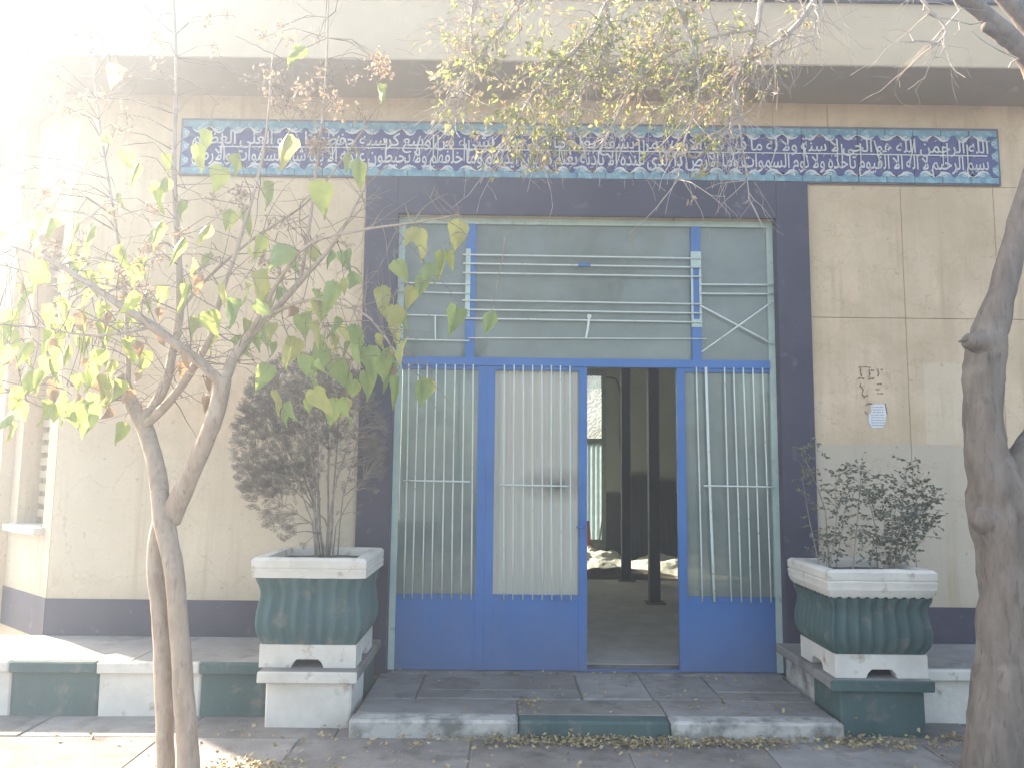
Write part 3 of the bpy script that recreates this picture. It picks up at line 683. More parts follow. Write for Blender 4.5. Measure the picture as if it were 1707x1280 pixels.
for x, sgn in ((SX0+.03, 1), (SX1-.03, -1)):
    for z in (SZ0+.10, SZ0+.21, SZ0+.31):
        flat(wv, [(x-sgn*.03, z-.045), (x+sgn*.016, z-.02), (x+sgn*.022, z+.02), (x-sgn*.03, z+.05)], YW, 0)
        stroke(wv, [(x+.018*math.cos(a)*(1-a/9), z+.02*math.sin(a)*(1-a/9)) for a in [k*.6 for k in range(12)]], [.0028]*12, YW-.0014, 1)
wv.obj('wave_border', [M['turq'], M['cream_glaze'], M['ochre']], sign, kind='stuff')

# --- lettering: built-in Arabic glyphs in their joined forms, set right to left
FORMS = {'ا': ('\ufe8d', '\ufe8e', None, None), 'أ': ('\ufe83', '\ufe84', None, None), 'ب': ('\ufe8f', '\ufe90', '\ufe91', '\ufe92'), 'ت': ('\ufe95', '\ufe96', '\ufe97', '\ufe98'),
 'ة': ('\ufe93', '\ufe94', None, None), 'ح': ('\ufea1', '\ufea2', '\ufea3', '\ufea4'), 'خ': ('\ufea5', '\ufea6', '\ufea7', '\ufea8'), 'د': ('\ufea9', '\ufeaa', None, None),
 'ذ': ('\ufeab', '\ufeac', None, None), 'ر': ('\ufead', '\ufeae', None, None), 'س': ('\ufeb1', '\ufeb2', '\ufeb3', '\ufeb4'), 'ش': ('\ufeb5', '\ufeb6', '\ufeb7', '\ufeb8'),
 'ض': ('\ufebd', '\ufebe', '\ufebf', '\ufec0'), 'ط': ('\ufec1', '\ufec2', '\ufec3', '\ufec4'), 'ظ': ('\ufec5', '\ufec6', '\ufec7', '\ufec8'), 'ع': ('\ufec9', '\ufeca', '\ufecb', '\ufecc'),
 'ف': ('\ufed1', '\ufed2', '\ufed3', '\ufed4'), 'ق': ('\ufed5', '\ufed6', '\ufed7', '\ufed8'), 'ك': ('\ufed9', '\ufeda', '\ufedb', '\ufedc'), 'ل': ('\ufedd', '\ufede', '\ufedf', '\ufee0'),
 'م': ('\ufee1', '\ufee2', '\ufee3', '\ufee4'), 'ن': ('\ufee5', '\ufee6', '\ufee7', '\ufee8'), 'ه': ('\ufee9', '\ufeea', '\ufeeb', '\ufeec'), 'و': ('\ufeed', '\ufeee', None, None),
 'ي': ('\ufef1', '\ufef2', '\ufef3', '\ufef4'), 'ى': ('\ufeef', '\ufef0', None, None), 'ء': ('\ufe80', None, None, None), 'لا': ('\ufefb', '\ufefc', None, None)}
def shape(word):
    toks = []; i = 0
    while i < len(word):
        if word[i:i+2] == 'لا': toks.append('لا'); i += 2
        else: toks.append(word[i]); i += 1
    out = []
    for k, c in enumerate(toks):
        f = FORMS.get(c)
        if not f: continue
        prev = k > 0 and FORMS.get(toks[k-1], (0,)*4)[2] is not None and f[1] is not None
        nxt = f[2] is not None and k+1 < len(toks) and FORMS.get(toks[k+1], (0, None))[1] is not None
        g_ = f[3] if prev and nxt else f[1] if prev else f[2] if nxt else f[0]
        out.append(g_)
    return ''.join(reversed(out))
def text_mesh(s):
    cu = bpy.data.curves.new('lettering', 'FONT'); cu.body = s; cu.resolution_u = 2; cu.offset = .010; cu.space_word = .6
    o = bpy.data.objects.new('lettering', cu); COL.objects.link(o)
    dg = bpy.context.evaluated_depsgraph_get(); me = bpy.data.meshes.new_from_object(o.evaluated_get(dg))
    bpy.data.objects.remove(o); return me
def lettering(text, zbase, height, x0, x1, lift):
    me = text_mesh(' '.join(shape(w_) for w_ in reversed(text.split())))
    co = [v.co.copy() for v in me.vertices]; par = list(range(len(co)))
    def find(a):
        while par[a] != a: par[a] = par[par[a]]; a = par[a]
        return a
    for e in me.edges:
        a, b_ = find(e.vertices[0]), find(e.vertices[1])
        if a != b_: par[a] = b_
    ids = {}; 
    for i in range(len(co)): ids.setdefault(find(i), len(ids))
    xs = [c.x for c in co]; xa, xb = min(xs), max(xs); sx = (x1-x0)/(xb-xa)
    for i, v in enumerate(me.vertices):
        v.co = (x0+(co[i].x-xa)*sx, YS-.0095-lift-(ids[find(i)] % 4)*.0005, zbase+co[i].y*height)
    me.materials.clear(); me.materials.append(M['cream_glaze'])
    return link('lettering', me, sign)
LX0, LX1 = SX0+.075, SX1-.075
lettering('بسم الرحيم لا اله الا القيوم تأخذه ولا نوم السموات وما الارض ذا الذى عنده الا باذنه يعلم ما بين ايديهم وما خلفهم ولا يحيطون علمه الا بما شاء السموات والارض', SZ0+.104, .158, LX0, LX1, 0)
lettering('الله الرحمن الله هو الحى لا سنة ولا له ما فى فى الارض من يشفع يعلم ما بين يدى بشىء من وسع كرسيه حفظهما وهو العلى العظيم', SZ0+.234, .142, LX0, LX1, .0022)
b = MB(); rl = random.Random(11); x = LX0+.03; zm = SZ0+.213
stroke(b, [(LX0+.2, zm-.004), (-1.5, zm+.003), (0, zm-.001), (1.5, zm+.002), (LX1-.01, zm)], [.0045, .0045, .0045, .0045, .005], YS-.0145, 0)
while x < LX1-.05:
    for k in range(rl.choice((1, 1, 2, 2))):
        z0 = SZ0+.118+rl.uniform(-.01, .015); z1 = SZ0+.30+rl.uniform(-.03, .025); ln = rl.choice((0, 0, 0, .05, -.04))
        stroke(b, [(x, z0), (x+ln*.5+.002, (z0+z1)/2), (x+ln, z1)], [.003, .0042, .0062], YS-.0150-k*.0004, 0); x += .034
    x += rl.uniform(.10, .24)
for k in range(150):                                              # vowel marks and dots
    x = rl.uniform(LX0, LX1); z = rl.choice((SZ0+.085, SZ0+.20, SZ0+.325))+rl.uniform(-.012, .012)
    stroke(b, [(x, z), (x+.014, z+.008)], [.003, .0022], YS-.0156, 0)
b.obj('long_strokes', M['cream_glaze'], sign)

# ================================================================== NOTICES ON THE RIGHT WALL
t = thing('torn_notice', (2.14, -.004, 1.86), 'small white printed notice, torn, on the wall below old glue marks', 'notice')
b = MB(); b.add([(2.09, -.0035, 2.03), (2.19, -.0045, 2.035), (2.20, -.004, 1.96), (2.188, -.006, 1.90), (2.172, -.004, 1.862), (2.09, -.005, 1.858), (2.066, -.0065, 1.90), (2.072, -.004, 1.955), (2.092, -.0035, 1.975)], [(0, 1, 2, 3, 4, 5, 6, 7, 8)])
b.add([(2.09, -.001, 2.03), (2.19, -.001, 2.035), (2.20, -.001, 1.96), (2.188, -.001, 1.90), (2.172, -.001, 1.862), (2.09, -.001, 1.858), (2.066, -.001, 1.90), (2.072, -.001, 1.955), (2.092, -.001, 1.975)], [(8, 7, 6, 5, 4, 3, 2, 1, 0)])
b.obj('sheet', M['paper'], t)
b = MB()
for k in range(8):
    z = 2.012-k*.019; 
    x = 2.098 if k < 3 else 2.085
    while x < 2.178: wd = rl.uniform(.012, .035); stroke(b, [(x, z), (min(x+wd, 2.182), z)], [.0022, .0022], -.0078, 0); x += wd+.004
b.obj('print_lines', M['ink'], t)
t = thing('glue_marks', (2.1, -.003, 2.2), 'brown broken outlines of old glue left by torn posters on the right wall', 'glue marks')
for pts in ([(2.005, 2.305), (2.05, 2.308), (2.10, 2.303)], [(2.025, 2.302), (2.022, 2.27), (2.027, 2.238)], [(1.998, 2.222), (2.03, 2.226), (2.045, 2.22)], [(2.085, 2.29), (2.09, 2.25), (2.088, 2.23)],
            [(2.075, 2.215), (2.10, 2.222), (2.125, 2.227)], [(2.10, 2.285), (2.115, 2.275), (2.122, 2.29)], [(2.15, 2.30), (2.155, 2.26), (2.150, 2.24)], [(2.17, 2.29), (2.185, 2.286)], [(2.02, 2.19), (2.015, 2.17), (2.035, 2.14), (2.028, 2.11), (2.045, 2.075)],
            [(2.045, 2.085), (2.07, 2.10)], [(2.14, 2.18), (2.175, 2.185)], [(2.13, 2.145), (2.165, 2.142)], [(2.14, 2.11), (2.18, 2.112)], [(2.045, 2.02), (2.07, 2.035), (2.10, 2.035)], [(2.195, 2.04), (2.20, 1.99), (2.205, 1.965)], [(2.045, 1.98), (2.06, 1.96)]):
    b = MB(); fine = [p.lerp(q, s/4) for p, q in zip(map(Vector, pts[:-1]), map(Vector, pts[1:])) for s in range(4)]+[Vector(pts[-1])]
    fine = [(p.x+rl.uniform(-.003, .003), p.y+rl.uniform(-.003, .003)) for p in fine]
    stroke(b, fine, [rl.uniform(.0015, .007) for _ in fine], -.0022, 0); b.obj('glue_smear', M['glue'], t)

# ================================================================== TREES
rt = random.Random(21)
def limb(mb, pxs, n=12, rough=.10, sub=5):
    """pxs: (photo x, photo y, depth Y, radius); returns the smoothed world path"""
    P = []
    for px, py, Y, r in pxs: p = at(px, py, Y); P.append((p.x, p.y, p.z, r))
    pts = []
    for i in range(len(P)-1):
        p0, p1, p2, p3 = (Vector(P[max(i-1, 0)][:3]), Vector(P[i][:3]), Vector(P[i+1][:3]), Vector(P[min(i+2, len(P)-1)][:3]))
        for s in range(sub):
            t = s/sub; q = .5*((2*p1)+(p2-p0)*t+(2*p0-5*p1+4*p2-p3)*t*t+(3*p1-p0-3*p2+p3)*t*t*t)
            pts.append((q, P[i][3]+(P[i+1][3]-P[i][3])*t))
    pts.append((Vector(P[-1][:3]), P[-1][3]))
    mb.tube([p for p, r in pts], [r for p, r in pts], n, True, rough)
    return pts

def twig_path(mb, a, d, length, r, rnd_, wander=.35, droop=0.0, n=5, seg=None):
    """a wandering twig; returns its points"""
    k = seg or max(3, int(length/.07)); d = d.normalized(); p = a.copy(); pts = [p.copy()]
    for i in range(k):
        d = (d + Vector((rnd_.gauss(0, 1), rnd_.gauss(0, 1), rnd_.gauss(0, 1)))*wander*.5 + Vector((0, 0, -droop))).normalized()
        p = p + d*(length/k); pts.append(p.copy())
    mb.tube(pts, [max(.0010, r*(1-.75*i/k)) for i in range(k+1)], n, True)
    return pts

def leaf_mesh(name, m, L, Wd, curl, fold, seed):
    """heart-shaped leaf hanging along -Z from its stalk at the origin, facing -Y"""
    rr = random.Random(seed)
    prof = [(-.05, .16, .26), (0.02, 0.0, .42), (.13, 0, .50), (.28, 0, .49), (.46, 0, .40), (.64, 0, .27), (.80, 0, .13), (.91, 0, .045), (1.0, 0, .006)]
    vs = []; fs = []
    for i, (t, inner, w_) in enumerate(prof):
        for u in (-1, -.5, 0, .5, 1):
            tt_ = t
            if i == 0: tt_ = -.055 if abs(u) == .5 else (.0 if abs(u) == 1 else .02)
            x = u*w_*Wd*(1+rr.uniform(-.05, .05)); z = -tt_*L
            y = fold*abs(u)*w_*Wd*1.3 + curl*L*(t-.2)**2 + .05*L*math.sin(u*3+t*8+seed*2.3)*(.3+abs(u))
            vs.append((x, y, z-.02*L))
    for i in range(len(prof)-1):
        for k in range(4): fs.append((i*5+k, i*5+k+1, (i+1)*5+k+1, (i+1)*5+k))
    b = MB(); b.add(vs, fs); b.tube([(0, 0, .035), (0, .003, -.01), (0, 0, -.03)], .0014, 4)
    return b.mesh(name, m, True)

# ---------------- left: the young two-stemmed tree with big drooping heart leaves
LT = thing('young_tree', at(292, 1290, -1.6), 'young two-stemmed tree with yellow-green drooping heart-shaped leaves in front of the left wall', 'tree')
LT.location.z = 0
b = MB(); YL = -1.6; PATHS = []
PATHS.append(limb(b, [(276, 1320, YL, .048), (275, 1240, YL, .044), (271, 1120, YL, .042), (267, 1030, YL, .040), (260, 960, YL, .041), (262, 900, YL-.01, .046), (276, 862, YL-.015, .052), (292, 838, YL-.02, .055)], 14))
PATHS.append(limb(b, [(316, 1320, YL-.05, .056), (312, 1230, YL-.05, .052), (305, 1130, YL-.06, .049), (298, 1040, YL-.06, .046), (292, 960, YL-.07, .046), (278, 890, YL-.06, .050), (270, 850, YL-.04, .050), (266, 820, YL-.02, .046)], 14))
MAIN = []
MAIN.append(limb(b, [(284, 868, YL-.02, .050), (298, 832, YL-.05, .052), (315, 795, YL-.08, .046), (338, 745, YL-.12, .045), (356, 700, YL-.15, .044), (369, 650, YL-.18, .042), (372, 628, YL-.19, .040)], 12))
MAIN.append(limb(b, [(270, 858, YL-.04, .046), (264, 800, YL+.02, .045), (254, 752, YL+.06, .044), (242, 715, YL+.10, .046), (228, 690, YL+.13, .040), (212, 655, YL+.16, .034), (203, 628, YL+.18, .036)], 12))
MAIN.append(limb(b, [(371, 640, YL-.19, .032), (340, 610, YL-.24, .026), (300, 578, YL-.30, .024), (255, 545, YL-.34, .023), (205, 512, YL-.36, .020), (150, 475, YL-.36, .016), (85, 435, YL-.30, .012), (20, 410, YL-.2, .007)], 9))
MAIN.append(limb(b, [(372, 640, YL-.19, .030), (388, 600, YL-.18, .026), (412, 565, YL-.16, .023), (450, 525, YL-.16, .019), (505, 465, YL-.2, .014), (560, 400, YL-.26, .009), (610, 310, YL-.3, .005)], 9))
MAIN.append(limb(b, [(236, 705, YL+.10, .030), (262, 668, YL+.14, .028), (279, 630, YL+.16, .027), (288, 585, YL+.18, .024), (300, 520, YL+.18, .021), (297, 420, YL+.16, .018), (290, 280, YL+.12, .014), (294, 130, YL+.05, .010), (288, -30, YL, .006)], 9))
MAIN.append(limb(b, [(243, 708, YL+.08, .026), (275, 677, YL+.04, .024), (305, 640, YL+.0, .022), (330, 600, YL-.05, .020), (352, 560, YL-.1, .017), (366, 500, YL-.14, .013), (400, 400, YL-.18, .010), (440, 250, YL-.2, .007), (455, 90, YL-.2, .004)], 9))
MAIN.append(limb(b, [(212, 650, YL+.16, .016), (214, 580, YL+.16, .014), (207, 480, YL+.2, .012), (190, 360, YL+.22, .009), (165, 200, YL+.2, .007), (150, 40, YL+.2, .004)], 8))
MAIN.append(limb(b, [(500, 470, YL-.2, .010), (515, 380, YL-.22, .009), (530, 260, YL-.2, .007), (543, 130, YL-.15, .006), (548, -20, YL-.1, .004)], 7))
MAIN.append(limb(b, [(207, 480, YL+.2, .010), (150, 470, YL+.3, .009), (80, 462, YL+.4, .007), (-30, 432, YL+.5, .005)], 7))
MAIN.append(limb(b, [(300, 520, YL+.18, .010), (340, 470, YL+.2, .009), (420, 400, YL+.18, .007), (520, 330, YL+.1, .006), (610, 210, YL+.05, .004)], 7))
MAIN.append(limb(b, [(450, 525, YL-.16, .011), (520, 500, YL-.3, .008), (600, 520, YL-.4, .006), (640, 560, YL-.45, .004), (668, 600, YL-.47, .003)], 7))
MAIN.append(limb(b, [(412, 565, YL-.16, .012), (500, 420, YL-.4, .008), (600, 385, YL-.5, .006), (690, 372, YL-.5, .005), (765, 358, YL-.5, .003)], 7))
MAIN.append(limb(b, [(255, 545, YL-.34, .009), (160, 560, YL-.4, .007), (60, 545, YL-.4, .005), (-30, 540, YL-.4, .004)], 7))
MAIN.append(limb(b, [(212, 655, YL+.16, .010), (180, 670, YL+.1, .007), (110, 690, YL+.05, .005), (30, 660, YL, .004), (-20, 630, YL, .003)], 7))
b.obj('trunk', M['bark_l'], LT, smooth=True)
NODES = [q for path in MAIN for q, r in path]
NODES_THIN = [q for path in MAIN[2:] for q, r in path]

tw = MB(); TW = []
for path in MAIN[2:]:
    for q, r in path[3:]:
        for _ in range(rt.choice((0, 1, 1, 2))):
            d = Vector((rt.gauss(0, 1), rt.gauss(0, .8), rt.gauss(.25, .8)))
            pts = twig_path(tw, q, d, rt.uniform(.12, .42), rt.uniform(.002, .0042), rt, .32, .02, 4)
            TW += pts[1:]
            if rt.random() < .55:
                j = rt.randrange(1, len(pts)); TW += twig_path(tw, pts[j], (d.normalized()+Vector((rt.gauss(0, .7), rt.gauss(0, .7), rt.gauss(0, .7)))), rt.uniform(.08, .25), .0018, rt, .4, .03, 4)[1:]
# leaves: those read off the photograph, then a scatter through the same crown
LEAVES = [(503, 98, 'l'), (630, 165, 'l'), (195, 130, 'l'), (95, 92, 'l'), (172, 245, 'l'), (205, 272, 'l'), (232, 292, 'l'), (398, 275, 'l'), (372, 300, 'l'), (330, 262, 'l'), (350, 240, 'l'), (480, 245, 'y'),
 (535, 322, 'l'), (597, 283, 'l'), (584, 275, 'l'), (300, 355, 'l'), (255, 340, 'l'), (275, 315, 'l'), (440, 325, 'l'), (85, 385, 'l'), (62, 375, 'l'), (128, 385, 'y'), (388, 372, 'l'), (402, 365, 'l'), (415, 425, 'y'), (448, 415, 'l'),
 (352, 445, 'l'), (308, 418, 'l'), (278, 500, 'l'), (410, 495, 'l'), (175, 460, 'y'), (202, 430, 'l'), (150, 395, 'l'), (118, 460, 'l'), (65, 470, 'y'), (40, 500, 'l'), (20, 540, 'l'), (100, 520, 'l'), (135, 540, 'l'),
 (160, 560, 'l'), (85, 560, 'l'), (50, 590, 'l'), (15, 600, 'l'), (115, 595, 'l'), (212, 585, 'l'), (176, 650, 'l'), (190, 655, 'l'), (140, 585, 'l'), (80, 620, 'l'), (52, 640, 'l'), (30, 690, 'l'), (22, 705, 'g'), (70, 690, 'l'), (120, 690, 'g'),
 (148, 690, 'g'), (318, 548, 'l'), (345, 540, 'l'), (340, 480, 'b'), (398, 580, 'g'), (412, 585, 'l'), (405, 552, 'y'), (262, 535, 'b'), (180, 700, 'b'), (228, 590, 'b'), (225, 645, 'b'), (300, 625, 'b'), (345, 645, 'b'), (345, 680, 'b'),
 (480, 430, 'g'), (495, 440, 'g'), (552, 438, 'g'), (520, 430, 'y'), (560, 490, 'g'), (585, 475, 'g'), (530, 520, 'y'), (500, 545, 'g'), (470, 525, 'y'), (455, 560, 'y'), (485, 600, 'y'), (495, 585, 'y'), (540, 590, 'g'), (545, 600, 'y'),
 (560, 620, 'g'), (580, 640, 'g'), (610, 640, 'g'), (595, 655, 'l'), (635, 615, 'g'), (645, 630, 'g'), (665, 650, 'g'), (702, 655, 'g'), (720, 655, 'y'), (530, 670, 'y'), (522, 668, 'y'), (455, 672, 'y'), (470, 695, 'g'), (450, 630, 'g'), (432, 560, 'g'),
 (380, 520, 'g'), (430, 520, 'g'), (470, 500, 'g'), (610, 600, 'g'), (560, 550, 'g'), (632, 500, 'y'), (656, 530, 'y'), (690, 400, 'y'), (700, 402, 'y'), (748, 438, 'l'), (766, 390, 'y'), (716, 460, 'g'), (740, 440, 'l'), (762, 535, 'g'), (822, 538, 'g'),
 (705, 480, 'g'), (690, 500, 'y'), (655, 600, 'g'), (675, 590, 'y'), (590, 560, 'g'), (445, 470, 'y'), (350, 395, 'y'), (270, 390, 'l'), (660, 455, 'g')]
LM = {}
for key, mats in (('g', 'leaf_green'), ('l', 'leaf_lime'), ('y', 'leaf_yellow'), ('b', 'leaf_brown')):
    LM[key] = [leaf_mesh('leaf', M[mats], L, Wd, c, f, sd) for L, Wd, c, f, sd in ((.185, .120, .22, .15, 1), (.17, .105, -.35, .45, 2), (.20, .130, .12, .25, 3), (.165, .08, .6, .9, 4), (.18, .115, -.15, .6, 8), (.155, .11, .45, -.3, 9), (.175, .05, .3, 1.6, 10), (.19, .09, .9, .7, 11), (.16, .10, -.6, .9, 12), (.20, .11, .35, .75, 13))] if key != 'b' else \
              [leaf_mesh('leaf', M[mats], L, Wd, c, f, sd) for L, Wd, c, f, sd in ((.12, .08, .9, .9, 5), (.10, .09, -.7, .6, 6), (.13, .06, 1.0, 1.1, 7))]
def nearest(p, pool):
    best = None; bd = 9
    for q in pool:
        if q.z < p.z-.02: continue
        d = (q-p).length
        if d < bd: bd = d; best = q
    return best, bd
ALLN = NODES_THIN + TW
def hang_leaf(p, key, sc, yaw, tilt, roll):
    o = bpy.data.objects.new('leaf', rt.choice(LM[key])); COL.objects.link(o); o.parent = LT
    o.matrix_parent_inverse = Matrix.Translation(-LT.location)
    o.location = p; o.rotation_euler = (tilt, roll, yaw); o.scale = (sc, sc, sc)
    q, d = nearest(p + Vector((0, 0, .035*sc)), ALLN)
    if q is not None and d > .015:
        e = p + Vector((0, 0, .033*sc)); mid = (q+e)/2 + Vector((rt.uniform(-.02, .02), rt.uniform(-.02, .02), .03+d*.10))
        tw.tube([q, q.lerp(mid, .55)+Vector((0, 0, .008)), mid, mid.lerp(e, .6)+Vector((0, 0, .004)), e], [.0024, .0021, .0019, .0017, .0014], 4)
for px, py, k in LEAVES:
    Y = YL+rt.uniform(-.45, .25) if px < 480 else YL+rt.uniform(-.5, -.1)
    if (px, py) == (822, 538): Y = -2.35
    sc = rt.uniform(.58, .98); p = at(px, py-22, Y)
    hang_leaf(p, k, sc, rt.uniform(-.9, .9) if rt.random() < .75 else rt.uniform(-3, 3), rt.uniform(-.6, .4), rt.uniform(-.45, .45))
for i in range(170):
    if i < 130: px, py = rt.gauss(140, 130), rt.gauss(545, 100)
    else: px, py = rt.gauss(560, 80), rt.gauss(560, 75)
    if not (-80 < px < 720 and 250 < py < 705): continue
    if px > 215 and px < 380 and py > 590: continue
    k = rt.choice('llllyb' if px < 420 else 'gggyyb'); Y = YL+rt.uniform(-.5, .5)
    hang_leaf(at(px, py, Y), k, rt.uniform(.5, .85), rt.uniform(-3, 3), rt.uniform(-.4, .3), rt.uniform(-.3, .3))
# dry curled seed clusters on the upper twigs
dm = MB()
def dry_cluster(c, n, s):
    for _ in range(n):
        q = c + Vector((rt.gauss(0, s), rt.gauss(0, s), rt.gauss(0, s))); d = Vector((rt.gauss(0, 1), rt.gauss(0, 1), rt.gauss(-.3, 1))).normalized()
        e = d.cross(Vector((rt.gauss(0, 1), rt.gauss(0, 1), rt.gauss(0, 1)))).normalized(); l = rt.uniform(.012, .03); w_ = l*.42
        dm.add([q-e*w_*.4, q+d*l*.5-e*w_+e.cross(d)*l*.2, q+d*l, q+d*l*.5+e*w_+e.cross(d)*l*.2], [(0, 1, 2, 3)])
        if rt.random() < .5: tw.tube([c, (c+q)/2+Vector((0, 0, .006)), q], .0011, 3)
for px, py, sx_, sy_, n in ((500, 150, 60, 40, 12), (640, 115, 40, 25, 9), (560, 200, 60, 40, 9), (440, 130, 30, 20, 5), (520, 240, 30, 30, 5), (200, 190, 90, 60, 7), (400, 60, 90, 40, 6), (150, 330, 90, 60, 7), (420, 330, 60, 50, 5), (80, 280, 50, 60, 7), (120, 60, 60, 40, 5), (230, 470, 40, 60, 8), (330, 380, 70, 60, 8), (60, 160, 40, 50, 5), (250, 430, 30, 30, 5), (470, 420, 50, 40, 6), (180, 530, 60, 40, 6), (350, 60, 60, 40, 4)):
    for _ in range(n):
        c = at(rt.gauss(px, sx_*.6), rt.gauss(py, sy_*.6), YL+rt.uniform(-.35, .2)); dry_cluster(c, rt.randrange(12, 26), .024)
        q, d = nearest(c, NODES_THIN)
        if q is None: q = min(NODES_THIN, key=lambda v: (v-c).length)
        mid = (q+c)/2+Vector((rt.uniform(-.03, .03), rt.uniform(-.03, .03), .04))
        tw.tube([q, mid, c], [.0028, .0022, .0013], 4)
dm.obj('dry_seed_clusters', M['dry'], LT, kind='stuff')
tw.obj('twigs', M['twig'], LT, kind='stuff')

# ---------------- right: the old tree whose limbs arch over the entrance
RT = thing('street_tree', at(1655, 1310, -1.5), 'large rough-barked tree at the right edge with limbs arching over the entrance', 'tree')
RT.location.z = 0
b = MB(); YR_ = -1.5
R1 = limb(b, [(1672, 1345, YR_, .185), (1662, 1290, YR_, .165), (1668, 1200, YR_, .148), (1676, 1100, YR_, .142), (1680, 1000, YR_, .138), (1676, 920, YR_, .140), (1664, 860, YR_, .150), (1662, 815, YR_, .140), (1648, 770, YR_, .112), (1640, 720, YR_, .096), (1639, 660, YR_, .096), (1641, 610, YR_, .103), (1645, 575, YR_, .104), (1653, 545, YR_, .086), (1668, 500, YR_, .072), (1682, 440, YR_, .066), (1702, 370, YR_, .064), (1728, 280, YR_+.02, .062), (1744, 200, YR_, .058)], 18, .16, 4)
limb(b, [(1650, 590, YR_-.02, .07), (1630, 574, YR_-.05, .062), (1617, 568, YR_-.07, .048), (1611, 565, YR_-.08, .030)], 12, .3)          # pruned knob
limb(b, [(1612, 566, YR_-.08, .012), (1598, 570, YR_-.09, .004)], 6)
limb(b, [(1655, 868, YR_-.03, .10), (1632, 862, YR_-.05, .072), (1620, 858, YR_-.05, .03)], 12, .3)
limb(b, [(1668, 850, YR_, .12), (1690, 800, YR_, .098), (1716, 755, YR_, .085), (1752, 690, YR_, .075), (1790, 560, YR_, .07), (1815, 380, YR_, .06), (1830, 150, YR_, .05)], 14, .14)
R2 = limb(b, [(1744, 210, YR_, .056), (1722, 120, YR_-.05, .050), (1690, 72, YR_-.10, .050), (1650, 32, YR_-.16, .044), (1600, -8, YR_-.22, .040), (1520, -60, YR_-.30, .037), (1400, -120, YR_-.40, .033), (1250, -150, YR_-.48, .030), (1100, -140, YR_-.5, .026), (960, -110, YR_-.5, .020), (850, -70, YR_-.5, .013)], 12, .12)
limb(b, [(1744, 215, YR_, .050), (1735, 100, YR_-.02, .050), (1706, 35, YR_-.06, .046), (1664, -14, YR_-.1, .040), (1600, -80, YR_-.2, .03), (1540, -180, YR_-.3, .02)], 12, .12)
limb(b, [(1690, 75, YR_-.1, .042), (1662, 52, YR_-.12, .040), (1647, 46, YR_-.16, .030), (1640, 44, YR_-.18, .016)], 10, .25)
b.obj('trunk', M['bark_r'], RT, smooth=True)
# drooping boughs and their fine twigs
bt = MB(); BL = MB(); BY = MB(); BT = MB(); rb_ = random.Random(33)
def ash_leaves(mb_, p, d, n, s):
    for _ in range(n):
        q = p + Vector((rb_.gauss(0, .012), rb_.gauss(0, .02), rb_.gauss(0, .012)))
        e = (d + Vector((rb_.gauss(0, .8), rb_.gauss(0, .8), rb_.gauss(-.4, .7)))).normalized(); l = rb_.uniform(.6, 1.1)*s
        f_ = e.cross(Vector((rb_.gauss(0, 1), rb_.gauss(0, 1), rb_.gauss(0, 1)))).normalized(); w_ = l*.24; nn = e.cross(f_)*l*.10
        mb_.add([q, q+e*l*.45-f_*w_+nn, q+e*l, q+e*l*.45+f_*w_+nn], [(0, 1, 2, 3)])
def density(px, py):
    """how leafy the bough is here: the cluster over the left of the sign is thick, the right end bare"""
    a = math.exp(-(((px-850)/105)**2+((py-130)/90)**2)); c = math.exp(-(((px-1080)/140)**2+((py-60)/85)**2)); e = math.exp(-(((px-905)/60)**2+((py-215)/45)**2)); f_ = .5*math.exp(-(((px-1150)/60)**2+((py-190)/90)**2))
    return min(1, a+c+e+f_)
def to_px(p):
    d = p-CAM; z = d.dot(fwd); return W_PX/2+F_PX*d.dot(rgt)/z, H_PX/2-F_PX*d.dot(upv)/z
BOUGHS = [
 [(1100, -140, -2.0, .020), (1060, -60, -2.0, .017), (1010, 10, -2.02, .015), (985, 60, -2.04, .013), (930, 110, -2.06, .010), (880, 170, -2.08, .007), (845, 240, -2.1, .004)],
 [(1250, -150, -1.98, .022), (1270, -60, -1.95, .018), (1262, 50, -1.92, .014), (1228, 130, -1.9, .011), (1215, 205, -1.9, .008), (1185, 225, -1.9, .004)],
 [(1400, -120, -1.9, .022), (1372, -30, -1.9, .017), (1330, 40, -1.88, .014), (1268, 90, -1.86, .011), (1215, 120, -1.86, .008), (1150, 160, -1.86, .005), (1090, 185, -1.86, .003)],
 [(960, -110, -2.0, .015), (900, -40, -2.0, .012), (850, 30, -2.0, .010), (800, 90, -2.02, .008), (770, 150, -2.05, .005), (760, 200, -2.05, .003)],
 [(850, -70, -2.0, .011), (800, -20, -2.0, .009), (785, 40, -2.0, .007), (795, 90, -2.0, .004)],
 [(1010, 10, -2.02, .010), (1020, 70, -2.0, .008), (985, 130, -2.0, .006), (950, 180, -2.0, .004), (905, 235, -2.02, .003)],
 [(1262, 50, -1.92, .009), (1200, 60, -1.9, .007), (1120, 90, -1.9, .005), (1060, 140, -1.9, .003)],
 [(1228, 130, -1.9, .007), (1232, 200, -1.9, .005), (1240, 260, -1.92, .0035), (1250, 335, -1.95, .002)],
 [(1250, -150, -1.98, .014), (1180, -60, -1.98, .011), (1130, 10, -1.98, .008), (1090, 80, -2.0, .006), (1050, 150, -2.0, .004), (1010, 230, -2.0, .0025)],
 [(1100, -140, -2.0, .012), (1110, -40, -2.1, .010), (1150, 60, -2.1, .007), (1165, 150, -2.1, .005), (1140, 240, -2.1, .003), (1130, 300, -2.1, .002)],
 [(1520, -60, -1.8, .012), (1530, -10, -1.8, .009), (1575, 45, -1.8, .007), (1565, 70, -1.8, .005), (1552, 72, -1.8, .004), (1500, 70, -1.8, .0025)],
 [(1330, 40, -1.88, .007), (1310, 60, -1.88, .005), (1298, 100, -1.88, .003), (1290, 120, -1.88, .002)],
 [(1372, -30, -1.9, .008), (1365, 25, -1.9, .006), (1355, 60, -1.9, .004), (1362, 85, -1.9, .002)],
]
